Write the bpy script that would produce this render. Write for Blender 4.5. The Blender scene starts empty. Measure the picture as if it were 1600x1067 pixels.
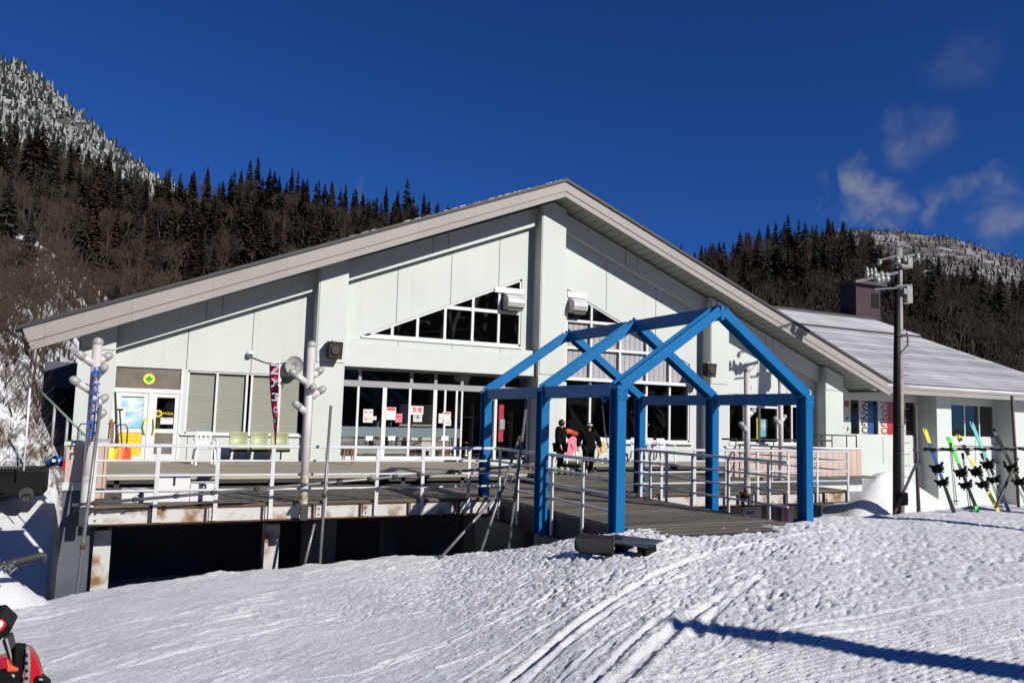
import bpy, math, random
import numpy as np
from mathutils import Vector, Matrix
from mathutils.geometry import tessellate_polygon
R = math.radians
scene = bpy.context.scene
col = scene.collection

# ---------------------------------------------------------------- camera
F_PX, CAM_H = 1223.94, 1.75
YAW, PITCH, ROLL = R(26.0749), R(5.48669), R(-1.62203)
_fw = Vector((math.sin(YAW)*math.cos(PITCH), math.cos(YAW)*math.cos(PITCH), math.sin(PITCH)))
_rt = Vector((math.cos(YAW), -math.sin(YAW), 0))
_dn = _fw.cross(_rt)
CR = math.cos(ROLL)*_rt + math.sin(ROLL)*_dn
CD = -math.sin(ROLL)*_rt + math.cos(ROLL)*_dn
cam_d = bpy.data.cameras.new('camera')
cam = bpy.data.objects.new('camera', cam_d); col.objects.link(cam)
cam_d.sensor_width = 36.0
cam_d.lens = F_PX/1600*36
cam_d.clip_end = 9000
m3 = Matrix((CR, -CD, -_fw)).transposed()
cam.matrix_world = Matrix.Translation((0, 0, CAM_H)) @ m3.to_4x4()
scene.camera = cam

def at(px, py, X=None, Y=None, Z=None):
    """point of the place seen at a spot of the photo, on a known wall, floor or line"""
    d = CR*((px-800)/F_PX) + CD*((py-533.5)/F_PX) + _fw
    if X is not None: t = X/d.x
    elif Y is not None: t = Y/d.y
    else: t = (Z-CAM_H)/d.z
    return Vector((d.x*t, d.y*t, CAM_H+d.z*t))
def az_el(px, py):
    d = CR*((px-800)/F_PX) + CD*((py-533.5)/F_PX) + _fw
    return math.atan2(d.x, d.y), math.atan2(d.z, math.hypot(d.x, d.y))

# ---------------------------------------------------------------- sky, sun, exposure
SUN_TO = Vector((0.45, -1.0, 0.66)).normalized()
SUN_EL = math.asin(SUN_TO.z); SUN_AZ = math.atan2(SUN_TO.x, SUN_TO.y)
world = bpy.data.worlds.new('World'); scene.world = world; world.use_nodes = True
wn, wl = world.node_tree.nodes, world.node_tree.links
wn.clear()
wo = wn.new('ShaderNodeOutputWorld'); bg = wn.new('ShaderNodeBackground')
sky = wn.new('ShaderNodeTexSky'); sky.sky_type = 'NISHITA'; sky.sun_disc = False
sky.sun_elevation = SUN_EL; sky.sun_rotation = SUN_AZ
sky.altitude = 1500; sky.air_density = 1.0; sky.dust_density = 0.05; sky.ozone_density = 10.0
bg.inputs['Strength'].default_value = 0.05
tint = wn.new('ShaderNodeMixRGB'); tint.blend_type = 'MULTIPLY'; tint.inputs[0].default_value = 1; tint.inputs[2].default_value = (.44, .81, 1.33, 1)
wl.new(sky.outputs[0], tint.inputs[1])
# thin cloud wisps low in the sky
tc = wn.new('ShaderNodeTexCoord')
nz = wn.new('ShaderNodeTexNoise'); nz.inputs['Scale'].default_value = 17; nz.inputs['Detail'].default_value = 8; nz.inputs['Distortion'].default_value = .6
nz.inputs['Roughness'].default_value = 0.6
wl.new(tc.outputs['Generated'], nz.inputs['Vector'])
nw = wn.new('ShaderNodeTexNoise'); nw.inputs['Scale'].default_value = 22; nw.inputs['Detail'].default_value = 4
wl.new(tc.outputs['Generated'], nw.inputs['Vector'])
wc = wn.new('ShaderNodeVectorMath'); wc.operation = 'SUBTRACT'; wc.inputs[1].default_value = (.5, .5, .5); wl.new(nw.outputs['Color'], wc.inputs[0])
wm = wn.new('ShaderNodeVectorMath'); wm.operation = 'SCALE'; wm.inputs['Scale'].default_value = .085; wl.new(wc.outputs[0], wm.inputs[0])
wv = wn.new('ShaderNodeVectorMath'); wv.operation = 'ADD'; wl.new(tc.outputs['Generated'], wv.inputs[0]); wl.new(wm.outputs[0], wv.inputs[1])
acc = None
for (px, py, wdt, amt) in ((1325, 300, .042, 1.0), (1362, 312, .036, .9), (1400, 332, .028, .6), (1432, 220, .046, .30), (1470, 318, .026, .55), (1505, 300, .028, .55), (1545, 280, .026, .5), (1565, 332, .046, .62), (1510, 100, .045, .12), (560, 296, .018, .3)):
    d = (CR*((px-800)/F_PX) + CD*((py-533.5)/F_PX) + _fw).normalized()
    sub = wn.new('ShaderNodeVectorMath'); sub.operation = 'DISTANCE'
    wl.new(wv.outputs[0], sub.inputs[0]); sub.inputs[1].default_value = d
    mr = wn.new('ShaderNodeMapRange'); mr.interpolation_type = 'SMOOTHSTEP'
    mr.inputs[1].default_value = 0.0; mr.inputs[2].default_value = wdt; mr.inputs[3].default_value = amt; mr.inputs[4].default_value = 0
    wl.new(sub.outputs['Value'], mr.inputs[0])
    if acc is None: acc = mr.outputs[0]
    else:
        ad = wn.new('ShaderNodeMath'); ad.operation = 'MAXIMUM'
        wl.new(acc, ad.inputs[0]); wl.new(mr.outputs[0], ad.inputs[1]); acc = ad.outputs[0]
nr = wn.new('ShaderNodeMapRange'); nr.inputs[1].default_value = .33; nr.inputs[2].default_value = .66
wl.new(nz.outputs[0], nr.inputs[0])
mu = wn.new('ShaderNodeMath'); mu.operation = 'MULTIPLY'
wl.new(nr.outputs[0], mu.inputs[0]); wl.new(acc, mu.inputs[1])
mx = wn.new('ShaderNodeMixRGB'); mx.inputs[2].default_value = (6.0, 6.1, 6.6, 1)
wl.new(mu.outputs[0], mx.inputs[0]); wl.new(tint.outputs[0], mx.inputs[1]); wl.new(mx.outputs[0], bg.inputs[0])
wl.new(bg.outputs[0], wo.inputs[0])

sd = bpy.data.lights.new('sun', 'SUN'); sd.energy = 5.0; sd.angle = R(0.5); sd.color = (1.0, 0.955, 0.89)
so = bpy.data.objects.new('sun', sd); col.objects.link(so)
so.location = (60, -120, 90); so.rotation_euler = (-SUN_TO).to_track_quat('-Z', 'Y').to_euler()
scene.view_settings.view_transform = 'Standard'; scene.view_settings.look = 'None'
scene.view_settings.exposure = 0.10; scene.view_settings.gamma = 1.0
scene.cycles.diffuse_bounces = 1

# ---------------------------------------------------------------- materials
MATS = {}
def new_mat(name):
    m = bpy.data.materials.new(name); m.use_nodes = True
    return m, m.node_tree.nodes, m.node_tree.links, m.node_tree.nodes['Principled BSDF']
def rgb(c): return (c[0], c[1], c[2], 1)
def mat(name, c, rough=.6, var=.12, scale=3.0, bump=0.0, bscale=40, metal=0.0, c2=None, spec=.5, c2pos=.38):
    """plain paint, metal or cloth: base colour with gentle cloudy variation, or patches of a second colour"""
    m, n, l, b = new_mat(name)
    b.inputs['Roughness'].default_value = rough; b.inputs['Metallic'].default_value = metal
    b.inputs['Specular IOR Level'].default_value = spec
    geo = n.new('ShaderNodeNewGeometry')
    t = n.new('ShaderNodeTexNoise'); t.inputs['Scale'].default_value = scale; t.inputs['Detail'].default_value = 5
    l.new(geo.outputs['Position'], t.inputs['Vector'])
    r = n.new('ShaderNodeValToRGB')
    d = c2 if c2 else tuple(x*(1-var) for x in c)
    e = c if c2 else tuple(min(1, x*(1+var*.6)) for x in c)
    r.color_ramp.elements[0].color = rgb(d); r.color_ramp.elements[1].color = rgb(e)
    r.color_ramp.elements[0].position = c2pos if c2 else .3; r.color_ramp.elements[1].position = c2pos+.17 if c2 else .7
    l.new(t.outputs[0], r.inputs[0]); l.new(r.outputs[0], b.inputs['Base Color'])
    if bump:
        t2 = n.new('ShaderNodeTexNoise'); t2.inputs['Scale'].default_value = bscale; t2.inputs['Detail'].default_value = 4
        l.new(geo.outputs['Position'], t2.inputs['Vector'])
        bp = n.new('ShaderNodeBump'); bp.inputs['Strength'].default_value = bump; bp.inputs['Distance'].default_value = .02
        l.new(t2.outputs[0], bp.inputs['Height']); l.new(bp.outputs[0], b.inputs['Normal'])
    MATS[name] = m; return m
def stripes(name, c, cl, axis, period, width, rough=.6, var=.25, scale=2.0, stretch=(1, 1, 1)):
    """boards, slats or panels: thin darker joints every `period` metres along one world axis"""
    m, n, l, b = new_mat(name); b.inputs['Roughness'].default_value = rough
    geo = n.new('ShaderNodeNewGeometry'); sp = n.new('ShaderNodeSeparateXYZ'); l.new(geo.outputs['Position'], sp.inputs[0])
    dv = n.new('ShaderNodeMath'); dv.operation = 'DIVIDE'; dv.inputs[1].default_value = period; l.new(sp.outputs[axis], dv.inputs[0])
    fr = n.new('ShaderNodeMath'); fr.operation = 'FRACT'; l.new(dv.outputs[0], fr.inputs[0])
    lt = n.new('ShaderNodeMath'); lt.operation = 'LESS_THAN'; lt.inputs[1].default_value = width/period; l.new(fr.outputs[0], lt.inputs[0])
    fl = n.new('ShaderNodeMath'); fl.operation = 'FLOOR'; l.new(dv.outputs[0], fl.inputs[0])
    wh = n.new('ShaderNodeTexWhiteNoise'); wh.noise_dimensions = '1D'; l.new(fl.outputs[0], wh.inputs['W'])
    mp = n.new('ShaderNodeMapping'); mp.inputs['Scale'].default_value = stretch; l.new(geo.outputs['Position'], mp.inputs[0])
    t = n.new('ShaderNodeTexNoise'); t.inputs['Scale'].default_value = scale; t.inputs['Detail'].default_value = 6; l.new(mp.outputs[0], t.inputs['Vector'])
    ad = n.new('ShaderNodeMath'); ad.operation = 'ADD'; l.new(t.outputs[0], ad.inputs[0])
    ml = n.new('ShaderNodeMath'); ml.operation = 'MULTIPLY'; ml.inputs[1].default_value = .35; l.new(wh.outputs['Value'], ml.inputs[0]); l.new(ml.outputs[0], ad.inputs[1])
    r = n.new('ShaderNodeValToRGB'); r.color_ramp.elements[0].position = .35; r.color_ramp.elements[1].position = .95
    r.color_ramp.elements[0].color = rgb([x*(1-var) for x in c]); r.color_ramp.elements[1].color = rgb([min(1, x*(1+var)) for x in c])
    l.new(ad.outputs[0], r.inputs[0])
    mx = n.new('ShaderNodeMixRGB'); mx.inputs[2].default_value = rgb(cl); l.new(lt.outputs[0], mx.inputs[0]); l.new(r.outputs[0], mx.inputs[1])
    l.new(mx.outputs[0], b.inputs['Base Color']); MATS[name] = m; return m
def glass(name, tint=.45, refl=1.0, rough=.02, ior=1.6):
    m, n, l, b = new_mat(name); out = n['Material Output']; n.remove(b)
    g = n.new('ShaderNodeBsdfGlossy'); g.inputs['Roughness'].default_value = rough; g.inputs[0].default_value = (refl, refl, refl, 1)
    t = n.new('ShaderNodeBsdfTransparent'); t.inputs[0].default_value = (tint, tint*1.02, tint, 1)
    r0 = ((ior-1)/(ior+1))**2
    lw = n.new('ShaderNodeLayerWeight'); lw.inputs[0].default_value = .5
    pw = n.new('ShaderNodeMath'); pw.operation = 'POWER'; pw.inputs[1].default_value = 5; l.new(lw.outputs['Facing'], pw.inputs[0])
    f = n.new('ShaderNodeMapRange'); f.inputs[3].default_value = r0; f.inputs[4].default_value = 1.0; l.new(pw.outputs[0], f.inputs[0])
    mx = n.new('ShaderNodeMixShader'); l.new(f.outputs[0], mx.inputs[0]); l.new(t.outputs[0], mx.inputs[1]); l.new(g.outputs[0], mx.inputs[2])
    l.new(mx.outputs[0], out.inputs[0]); MATS[name] = m; return m

def wall_mat(name, c):
    """painted panels with faint dirt runs down the face and cloudy fading"""
    m = mat(name, c, .7, .05, .6, .06, 60); n, l = m.node_tree.nodes, m.node_tree.links; b = n['Principled BSDF']
    src = b.inputs['Base Color'].links[0].from_socket; geo = n.new('ShaderNodeNewGeometry')
    mp = n.new('ShaderNodeMapping'); mp.inputs['Scale'].default_value = (3.2, 3.2, .22); l.new(geo.outputs['Position'], mp.inputs[0])
    t = n.new('ShaderNodeTexNoise'); t.inputs['Scale'].default_value = 1.0; t.inputs['Detail'].default_value = 7; t.inputs['Roughness'].default_value = .65; l.new(mp.outputs[0], t.inputs['Vector'])
    r = n.new('ShaderNodeMapRange'); r.inputs[1].default_value = .54; r.inputs[2].default_value = .80; r.inputs[3].default_value = 0; r.inputs[4].default_value = .20; l.new(t.outputs[0], r.inputs[0])
    x = n.new('ShaderNodeMixRGB'); x.inputs[2].default_value = (.27, .28, .245, 1); l.new(r.outputs[0], x.inputs[0]); l.new(src, x.inputs[1]); l.new(x.outputs[0], b.inputs['Base Color']); return m
M_WALL = wall_mat('pale_green_wall', (.535, .575, .53))
M_JOINT = mat('wall_joint', (.10, .11, .10), .9)
M_TRIM = mat('wall_trim', (.545, .58, .54), .65, .04)
M_FASCIA = stripes('fascia_beige', (.29, .268, .245), (.20, .186, .17), 0, 2.0, .014, .6, .06, 1.2)
M_FLINE = mat('fascia_line', (.05, .05, .045), .8)
M_SOFFIT = stripes('soffit_boards', (.30, .305, .265), (.07, .07, .06), 0, .34, .035, .7, .06)
M_RDARK = mat('roof_dark', (.035, .032, .035), .6)
M_WHITE = mat('white_frame', (.66, .66, .65), .45, .05)
M_GREYF = mat('grey_frame', (.30, .30, .31), .4, .08)
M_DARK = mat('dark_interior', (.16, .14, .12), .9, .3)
M_BLACK = mat('black_plastic', (.006, .006, .0065), .55, .2, spec=.18)
M_BLIND = stripes('blind_slats', (.42, .41, .36), (.26, .255, .22), 2, .05, .014, .7, .07)
M_CURT = stripes('lavender_curtain', (.54, .515, .56), (.36, .335, .385), 0, .23, .05, .9, .12)
M_GLASS = glass('window_glass', .86)
M_DGLASS = glass('dark_window_glass', .62, ior=2.1)
M_DECK = stripes('deck_boards', (.135, .115, .086), (.018, .015, .012), 1, .29, .05, .85, .6, 1.6, (.35, 5, 1))
M_PLAT = stripes('platform_boards', (.30, .265, .20), (.09, .075, .055), 1, .12, .012, .85, .35, 1.2, (.6, 5, 1))
M_STEELW = mat('white_steel', (.48, .485, .485), .5, .14, 2.5)
M_RUST = mat('rust', (.10, .038, .016), .9, .5, 9, .3)
M_RUSTYW = mat('rusty_white_steel', (.50, .49, .46), .7, c2=(.22, .115, .045), scale=3.0, c2pos=.33)
M_RAIL = mat('rail_white', (.56, .565, .575), .45, .1, 4)
M_PIPE = mat('galvanised_pipe', (.20, .205, .215), .42, .25, 8, metal=.4)
M_BLUE = mat('arch_blue', (.001, .122, .325), .42, .10, 1.5, spec=.25)
M_PINK = stripes('pink_cladding', (.50, .385, .325), (.20, .13, .105), 0, .30, .022, .8, .08)
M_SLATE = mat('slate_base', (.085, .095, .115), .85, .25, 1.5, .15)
M_CONC = mat('concrete', (.34, .33, .305), .9, .25, 2.5, .2)
M_POLE = stripes('pole_concrete', (.25, .235, .205), (.10, .09, .08), 2, .9, .03, .85, .15, 3)
M_PORC = mat('porcelain', (.30, .295, .28), .3, .05)
M_TREEPOLE = mat('lamp_pole_white', (.54, .50, .485), .45, .09, 3)
M_LAMP = mat('lamp_cap_grey', (.34, .335, .325), .35, .08)
M_CHAIR = mat('white_plastic', (.74, .76, .82), .4, .05)
M_GREENS = mat('pale_green_seat', (.33, .36, .19), .45, .08)
M_WOOD = mat('orange_wood', (.24, .11, .04), .6, .25, 8)
M_ORANGE = mat('orange_plastic', (.75, .10, .03), .45, .1)
M_YELLOW = mat('yellow_board', (.72, .56, .02), .5, .06)
M_PAPER = mat('paper', (.76, .74, .69), .8, .05)
M_RED = mat('red_ink', (.55, .03, .035), .6, .1)
M_INK = mat('black_ink', (.015, .015, .015), .7)
M_POSTB = mat('poster_blue', (.20, .47, .62), .5, .3, 2.2, c2=(.62, .72, .74))
M_SIGNG = mat('sign_green', (.02, .30, .06), .5, .1)
M_LIME = mat('sign_lime', (.62, .70, .05), .5, .08)
M_BAND = mat('blue_grey_film', (.12, .165, .185), .5, .08)
M_BRED = mat('banner_red', (.36, .012, .035), .7, .2, 6)
M_BLUEB = mat('banner_blue', (.02, .085, .36), .7, .2, 6)
M_BWHITE = mat('banner_white', (.40, .40, .50), .7, .12, 8)
M_SKIN = mat('skin', (.50, .30, .22), .55, .06)
M_CLOTH = mat('black_jacket', (.005, .005, .006), .9, .3, 12, .2, spec=.12)
M_TAN = mat('tan_trousers', (.42, .33, .17), .8, .2)
M_BOOT = mat('brown_boot', (.03, .018, .013), .6, .2)
M_HAIR = mat('black_hair', (.007, .006, .006), .5, .2)
M_PINKS = mat('pink_foam', (.80, .19, .25), .6, .06)
M_SAND = mat('yellow_foam', (.58, .44, .17), .6, .08)
M_CHIM = mat('chimney_pink', (.042, .023, .030), .85, .18, 1.3, .15)
M_TARP = mat('navy_tarp', (.014, .025, .088), .7, .3, .5, .2, 1.5, spec=.2)
M_NRED = mat('gloss_red', (.48, .012, .02), .25, .1)
M_TREAD = mat('grey_tread', (.28, .28, .27), .6, .2)
M_NEON = mat('neon_green', (.06, .72, .05), .35, .05)
M_TEAL = mat('teal_topsheet', (.12, .46, .44), .35, .08)
M_SKIB = mat('blue_topsheet', (.015, .075, .25), .3, .1)
M_SKIY = mat('yellow_topsheet', (.74, .60, .04), .35, .06)
M_SNB = mat('snowboard_base', (.022, .021, .022), .3, c2=(.075, .032, .024), scale=5)
M_GREYB = mat('slate_topsheet', (.085, .10, .125), .3, .2, 4)
M_FOLD = mat('conifer_dark', (.011, .016, .009), .9, .4, 1.2)
M_FOLL = mat('conifer_light', (.036, .034, .016), .9, .35, 1.2)
M_FOLR = mat('conifer_russet', (.038, .019, .010), .9, .35, 1.2)
M_BARK = mat('bark', (.05, .037, .027), .95, .3, 6)
M_TWIG = mat('bare_twigs', (.060, .042, .026), .95, .3, 3)
M_SNOWT = mat('snow_on_trees', (.27, .28, .27), .8, .1)
M_SCRUB = mat('scrub', (.034, .021, .011), .95, .4, 1.5)

# ---------------------------------------------------------------- mesh builder
class MB:
    def __init__(s): s.v = []; s.f = []; s.m = []; s.sm = []
    def add(s, vs, fs, mi=0, smooth=False):
        o = len(s.v); s.v += [tuple(v) for v in vs]
        for f in fs: s.f.append(tuple(i+o for i in f)); s.m.append(mi); s.sm.append(smooth)
        return s
    def box(s, x0, x1, y0, y1, z0, z1, mi=0):
        return s.add([(x0,y0,z0),(x1,y0,z0),(x1,y1,z0),(x0,y1,z0),(x0,y0,z1),(x1,y0,z1),(x1,y1,z1),(x0,y1,z1)],
                     [(0,3,2,1),(4,5,6,7),(0,1,5,4),(1,2,6,5),(2,3,7,6),(3,0,4,7)], mi)
    def bar(s, a, b, w, d, mi=0, up=(0, 1, 0)):
        """straight bar of section w (sideways) x d (along `up`)"""
        a, b = Vector(a), Vector(b); t = (b-a).normalized(); u = Vector(up); u = (u - t*u.dot(t))
        if u.length < 1e-4: u = t.orthogonal()
        u.normalize(); r = t.cross(u); vs = []
        for p in (a, b):
            for sx, sy in ((-1,-1),(1,-1),(1,1),(-1,1)): vs.append(p + r*(sx*w/2) + u*(sy*d/2))
        return s.add(vs, [(3,2,1,0),(4,5,6,7),(0,1,5,4),(1,2,6,5),(2,3,7,6),(3,0,4,7)], mi)
    def tube(s, pts, rs, n=10, mi=0, cap=True, smooth=True):
        pts = [Vector(p) for p in pts]
        if not hasattr(rs, '__len__'): rs = [rs]*len(pts)
        vs = []; fs = []
        t0 = (pts[1]-pts[0]).normalized(); u = t0.orthogonal().normalized()
        for i, p in enumerate(pts):
            t = (pts[min(i+1, len(pts)-1)]-pts[max(i-1, 0)]).normalized()
            u = (u - t*u.dot(t)).normalized(); w = t.cross(u)
            for k in range(n):
                a = 2*math.pi*k/n; vs.append(p + (u*math.cos(a)+w*math.sin(a))*rs[i])
        for i in range(len(pts)-1):
            for k in range(n):
                a, b = i*n+k, i*n+(k+1) % n; fs.append((a, b, b+n, a+n))
        s.add(vs, fs, mi, smooth)
        if cap:
            o = len(s.v)-len(vs)
            s.f.append(tuple(o+k for k in reversed(range(n)))); s.m.append(mi); s.sm.append(False)
            e = o+(len(pts)-1)*n
            s.f.append(tuple(e+k for k in range(n))); s.m.append(mi); s.sm.append(False)
        return s
    def prism(s, poly, y0, y1, mi=0, mi_side=None, holes=()):
        """polygon in the XZ plane (list of (x,z)) extruded from y0 to y1, with holes"""
        loops = [list(poly)] + [list(h) for h in holes]
        tri = tessellate_polygon([[Vector((x, z, 0)) for x, z in lp] for lp in loops])
        flat = [p for lp in loops for p in lp]; n = len(flat)
        vs = [(x, y0, z) for x, z in flat] + [(x, y1, z) for x, z in flat]
        fs = []
        for t in tri:
            a, b, c = [flat[i] for i in t]
            ar = (b[0]-a[0])*(c[1]-a[1])-(b[1]-a[1])*(c[0]-a[0])
            t = tuple(t) if ar > 0 else tuple(reversed(t))
            fs.append(t); fs.append(tuple(i+n for i in reversed(t)))
        s.add(vs, fs, mi)
        o = 0; sf = []
        for li, lp in enumerate(loops):
            k = len(lp); ar = sum(lp[i][0]*lp[(i+1) % k][1]-lp[(i+1) % k][0]*lp[i][1] for i in range(k))
            for i in range(k):
                a, b = o+i, o+(i+1) % k
                q = (a, a+n, b+n, b) if (ar > 0) == (li == 0) else (a, b, b+n, a+n)
                sf.append(q)
            o += k
        base = len(s.v)-len(vs)
        for f in sf: s.f.append(tuple(i+base for i in f)); s.m.append(mi if mi_side is None else mi_side); s.sm.append(False)
        return s
    def disc(s, c, r, y0, y1, n=20, mi=0):
        return s.prism([(c[0]+r*math.cos(2*math.pi*k/n), c[1]+r*math.sin(2*math.pi*k/n)) for k in range(n)], y0, y1, mi)
    def ball(s, c, r, n=12, m=8, mi=0, sz=1.0):
        vs = []; fs = []
        for i in range(m+1):
            th = math.pi*i/m
            for k in range(n):
                a = 2*math.pi*k/n
                vs.append((c[0]+r*math.sin(th)*math.cos(a), c[1]+r*math.sin(th)*math.sin(a), c[2]+r*sz*math.cos(th)))
        for i in range(m):
            for k in range(n): fs.append((i*n+k, (i+1)*n+k, (i+1)*n+(k+1) % n, i*n+(k+1) % n))
        return s.add(vs, fs, mi, True)
    def mesh(s, name, mats):
        me = bpy.data.meshes.new(name); me.from_pydata(s.v, [], s.f)
        for m in (mats if isinstance(mats, (list, tuple)) else [mats]): me.materials.append(m)
        me.polygons.foreach_set('material_index', s.m); me.polygons.foreach_set('use_smooth', s.sm); me.update()
        return me
    def build(s, name, mats, parent=None, bevel=0, seg=2):
        """one mesh object; the shape is given in world coordinates, the parent's place is taken off"""
        if parent is not None:
            inv = world_of(parent).inverted(); s.v = [tuple(inv @ Vector(v)) for v in s.v]
        me = s.mesh(name, mats)
        o = bpy.data.objects.new(name, me); col.objects.link(o); o.parent = parent
        if bevel:
            b = o.modifiers.new('bevel', 'BEVEL'); b.width = bevel; b.segments = seg; b.limit_method = 'ANGLE'; b.angle_limit = R(40)
        return o
def world_of(o):
    m = o.matrix_basis.copy()
    while o.parent: o = o.parent; m = o.matrix_basis @ m
    return m
def tag(o, label=None, cat=None, group=None, kind=None):
    if label: o['label'] = label
    if cat: o['category'] = cat
    if group: o['group'] = group
    if kind: o['kind'] = kind
    return o
def thing(name, loc, label, cat, group=None, rot=None):
    o = bpy.data.objects.new(name, None); col.objects.link(o); o.location = loc; o.empty_display_size = .2
    if rot is not None: o.rotation_euler = rot
    return tag(o, label, cat, group)
def part_empty(name, loc, parent):
    o = bpy.data.objects.new(name, None); col.objects.link(o); o.empty_display_size = .2; o.parent = parent
    o.location = world_of(parent).inverted() @ Vector(loc); return o
def copy_tree(o, parent=None):
    c = o.copy(); col.objects.link(c); c.parent = parent
    for ch in list(o.children): copy_tree(ch, c)
    return c
def text(s, size, parent, mt, origin, ux=(1, 0, 0), uy=(0, 0, 1), width=None, name='lettering', depth=.004, squash=1.0):
    """flat lettering: origin = centre, ux = reading direction, uy = up of the letters"""
    cu = bpy.data.curves.new('t', 'FONT'); cu.body = s; cu.size = size; cu.align_x = 'CENTER'; cu.align_y = 'CENTER'; cu.extrude = depth
    cu.offset = size*.012
    tmp = bpy.data.objects.new('t', cu); col.objects.link(tmp)
    bpy.context.view_layer.update()
    me = bpy.data.meshes.new_from_object(tmp.evaluated_get(bpy.context.evaluated_depsgraph_get()))
    bpy.data.objects.remove(tmp); bpy.data.curves.remove(cu)
    me.name = name; me.materials.clear(); me.materials.append(mt)
    ux, uy = Vector(ux).normalized(), Vector(uy).normalized(); uz = ux.cross(uy)
    k = 1.0
    if width:
        xs = [v.co.x for v in me.vertices]
        if xs: k = width/max(1e-6, max(xs)-min(xs))
    inv = world_of(parent).inverted() if parent else Matrix()
    for v in me.vertices:
        p = Vector(origin) + ux*(v.co.x*k) + uy*(v.co.y*squash) + uz*v.co.z
        v.co = inv @ p
    o = bpy.data.objects.new(name, me); col.objects.link(o); o.parent = parent
    return o

# ---------------------------------------------------------------- noise for terrain
_rng = np.random.RandomState(7)
_LAT = _rng.rand(256, 256)
def vnoise(x, y, seed=0):
    x = np.asarray(x)+seed*17.31; y = np.asarray(y)+seed*9.77
    xi = np.floor(x).astype(int); yi = np.floor(y).astype(int); fx = x-xi; fy = y-yi
    fx = fx*fx*fx*(fx*(fx*6-15)+10); fy = fy*fy*fy*(fy*(fy*6-15)+10)
    g = lambda a, b: _LAT[a % 256, b % 256]
    return (g(xi, yi)*(1-fx)*(1-fy)+g(xi+1, yi)*fx*(1-fy)+g(xi, yi+1)*(1-fx)*fy+g(xi+1, yi+1)*fx*fy)*2-1
def fbm(x, y, oct=4, seed=0):
    s = 0; a = 1; t = 0
    for o in range(oct): s = s+a*vnoise(x*2**o, y*2**o, seed+o); t += a; a *= .5
    return s/t
def grid_obj(name, V, nr, nc, mt, smooth=True):
    me = bpy.data.meshes.new(name)
    i = np.arange(nr*nc).reshape(nr, nc)
    q = np.stack([i[:-1, :-1], i[:-1, 1:], i[1:, 1:], i[1:, :-1]], -1).reshape(-1, 4)
    me.vertices.add(nr*nc); me.vertices.foreach_set('co', V.reshape(-1).astype(np.float32))
    me.loops.add(q.size); me.loops.foreach_set('vertex_index', q.reshape(-1).astype(np.int32))
    me.polygons.add(len(q)); me.polygons.foreach_set('loop_start', np.arange(0, q.size, 4, dtype=np.int32))
    try: me.polygons.foreach_set('loop_total', np.full(len(q), 4, dtype=np.int32))
    except Exception: pass
    me.polygons.foreach_set('use_smooth', np.full(len(q), smooth))
    me.update(calc_edges=True); me.validate(); me.materials.append(mt)
    o = bpy.data.objects.new(name, me); col.objects.link(o); return o
# ---------------------------------------------------------------- snow ground in front of the lodge
def snow_material():
    m, n, l, b = new_mat('snow'); b.inputs['Roughness'].default_value = .55
    b.inputs['Specular IOR Level'].default_value = .3
    geo = n.new('ShaderNodeNewGeometry')
    t = n.new('ShaderNodeTexNoise'); t.inputs['Scale'].default_value = 1.3; t.inputs['Detail'].default_value = 8
    l.new(geo.outputs['Position'], t.inputs['Vector'])
    r = n.new('ShaderNodeValToRGB'); r.color_ramp.elements[0].color = (.77, .775, .785, 1); r.color_ramp.elements[1].color = (.88, .88, .882, 1)
    r.color_ramp.elements[0].position = .35; r.color_ramp.elements[1].position = .62
    l.new(t.outputs[0], r.inputs[0]); l.new(r.outputs[0], b.inputs['Base Color'])
    t2 = n.new('ShaderNodeTexNoise'); t2.inputs['Scale'].default_value = 55; t2.inputs['Detail'].default_value = 6; t2.inputs['Roughness'].default_value = .7
    l.new(geo.outputs['Position'], t2.inputs['Vector'])
    bp = n.new('ShaderNodeBump'); bp.inputs['Strength'].default_value = 1.0; bp.inputs['Distance'].default_value = .03
    l.new(t2.outputs[0], bp.inputs['Height']); l.new(bp.outputs[0], b.inputs['Normal'])
    MATS['snow'] = m; return m
M_SNOW = snow_material()

CREST = [(80,935,14.6),(200,912,14.6),(330,897,14.6),(430,889,14.6),(500,880,14.6),(600,870,14.4),(690,867,13.6),(780,857,12.4),
         (860,848,11.4),(905,839,10.9),(960,831,10.7),(1020,826,10.55),(1100,829,10.4),(1200,822,10.4),(1235,815,10.5),(1290,808,10.9),
         (1350,806,11.2),(1400,803,11.4),(1450,796,11.6),(1500,793,11.7),(1600,790,11.8)]
_cp = []
for px, py, Y in CREST:
    p = at(px, py, Y=Y); _cp.append((math.atan2(p.x, p.y), math.hypot(p.x, p.y), p.z))
_cp = [(R(-45), 14.6, -1.45)] + _cp + [(R(66), 25, .05), (R(100), 30, .1)]
C_PHI = np.array([c[0] for c in _cp]); C_R = np.array([c[1] for c in _cp]); C_Z = np.array([c[2] for c in _cp])
PH_L = az_el(100, 900)[0]; PH_R0 = az_el(1000, 800)[0]; PH_R1 = az_el(1320, 800)[0]
def sstep(a, b, x):
    t = np.clip((x-a)/(b-a), 0, 1); return t*t*(3-2*t)
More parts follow.
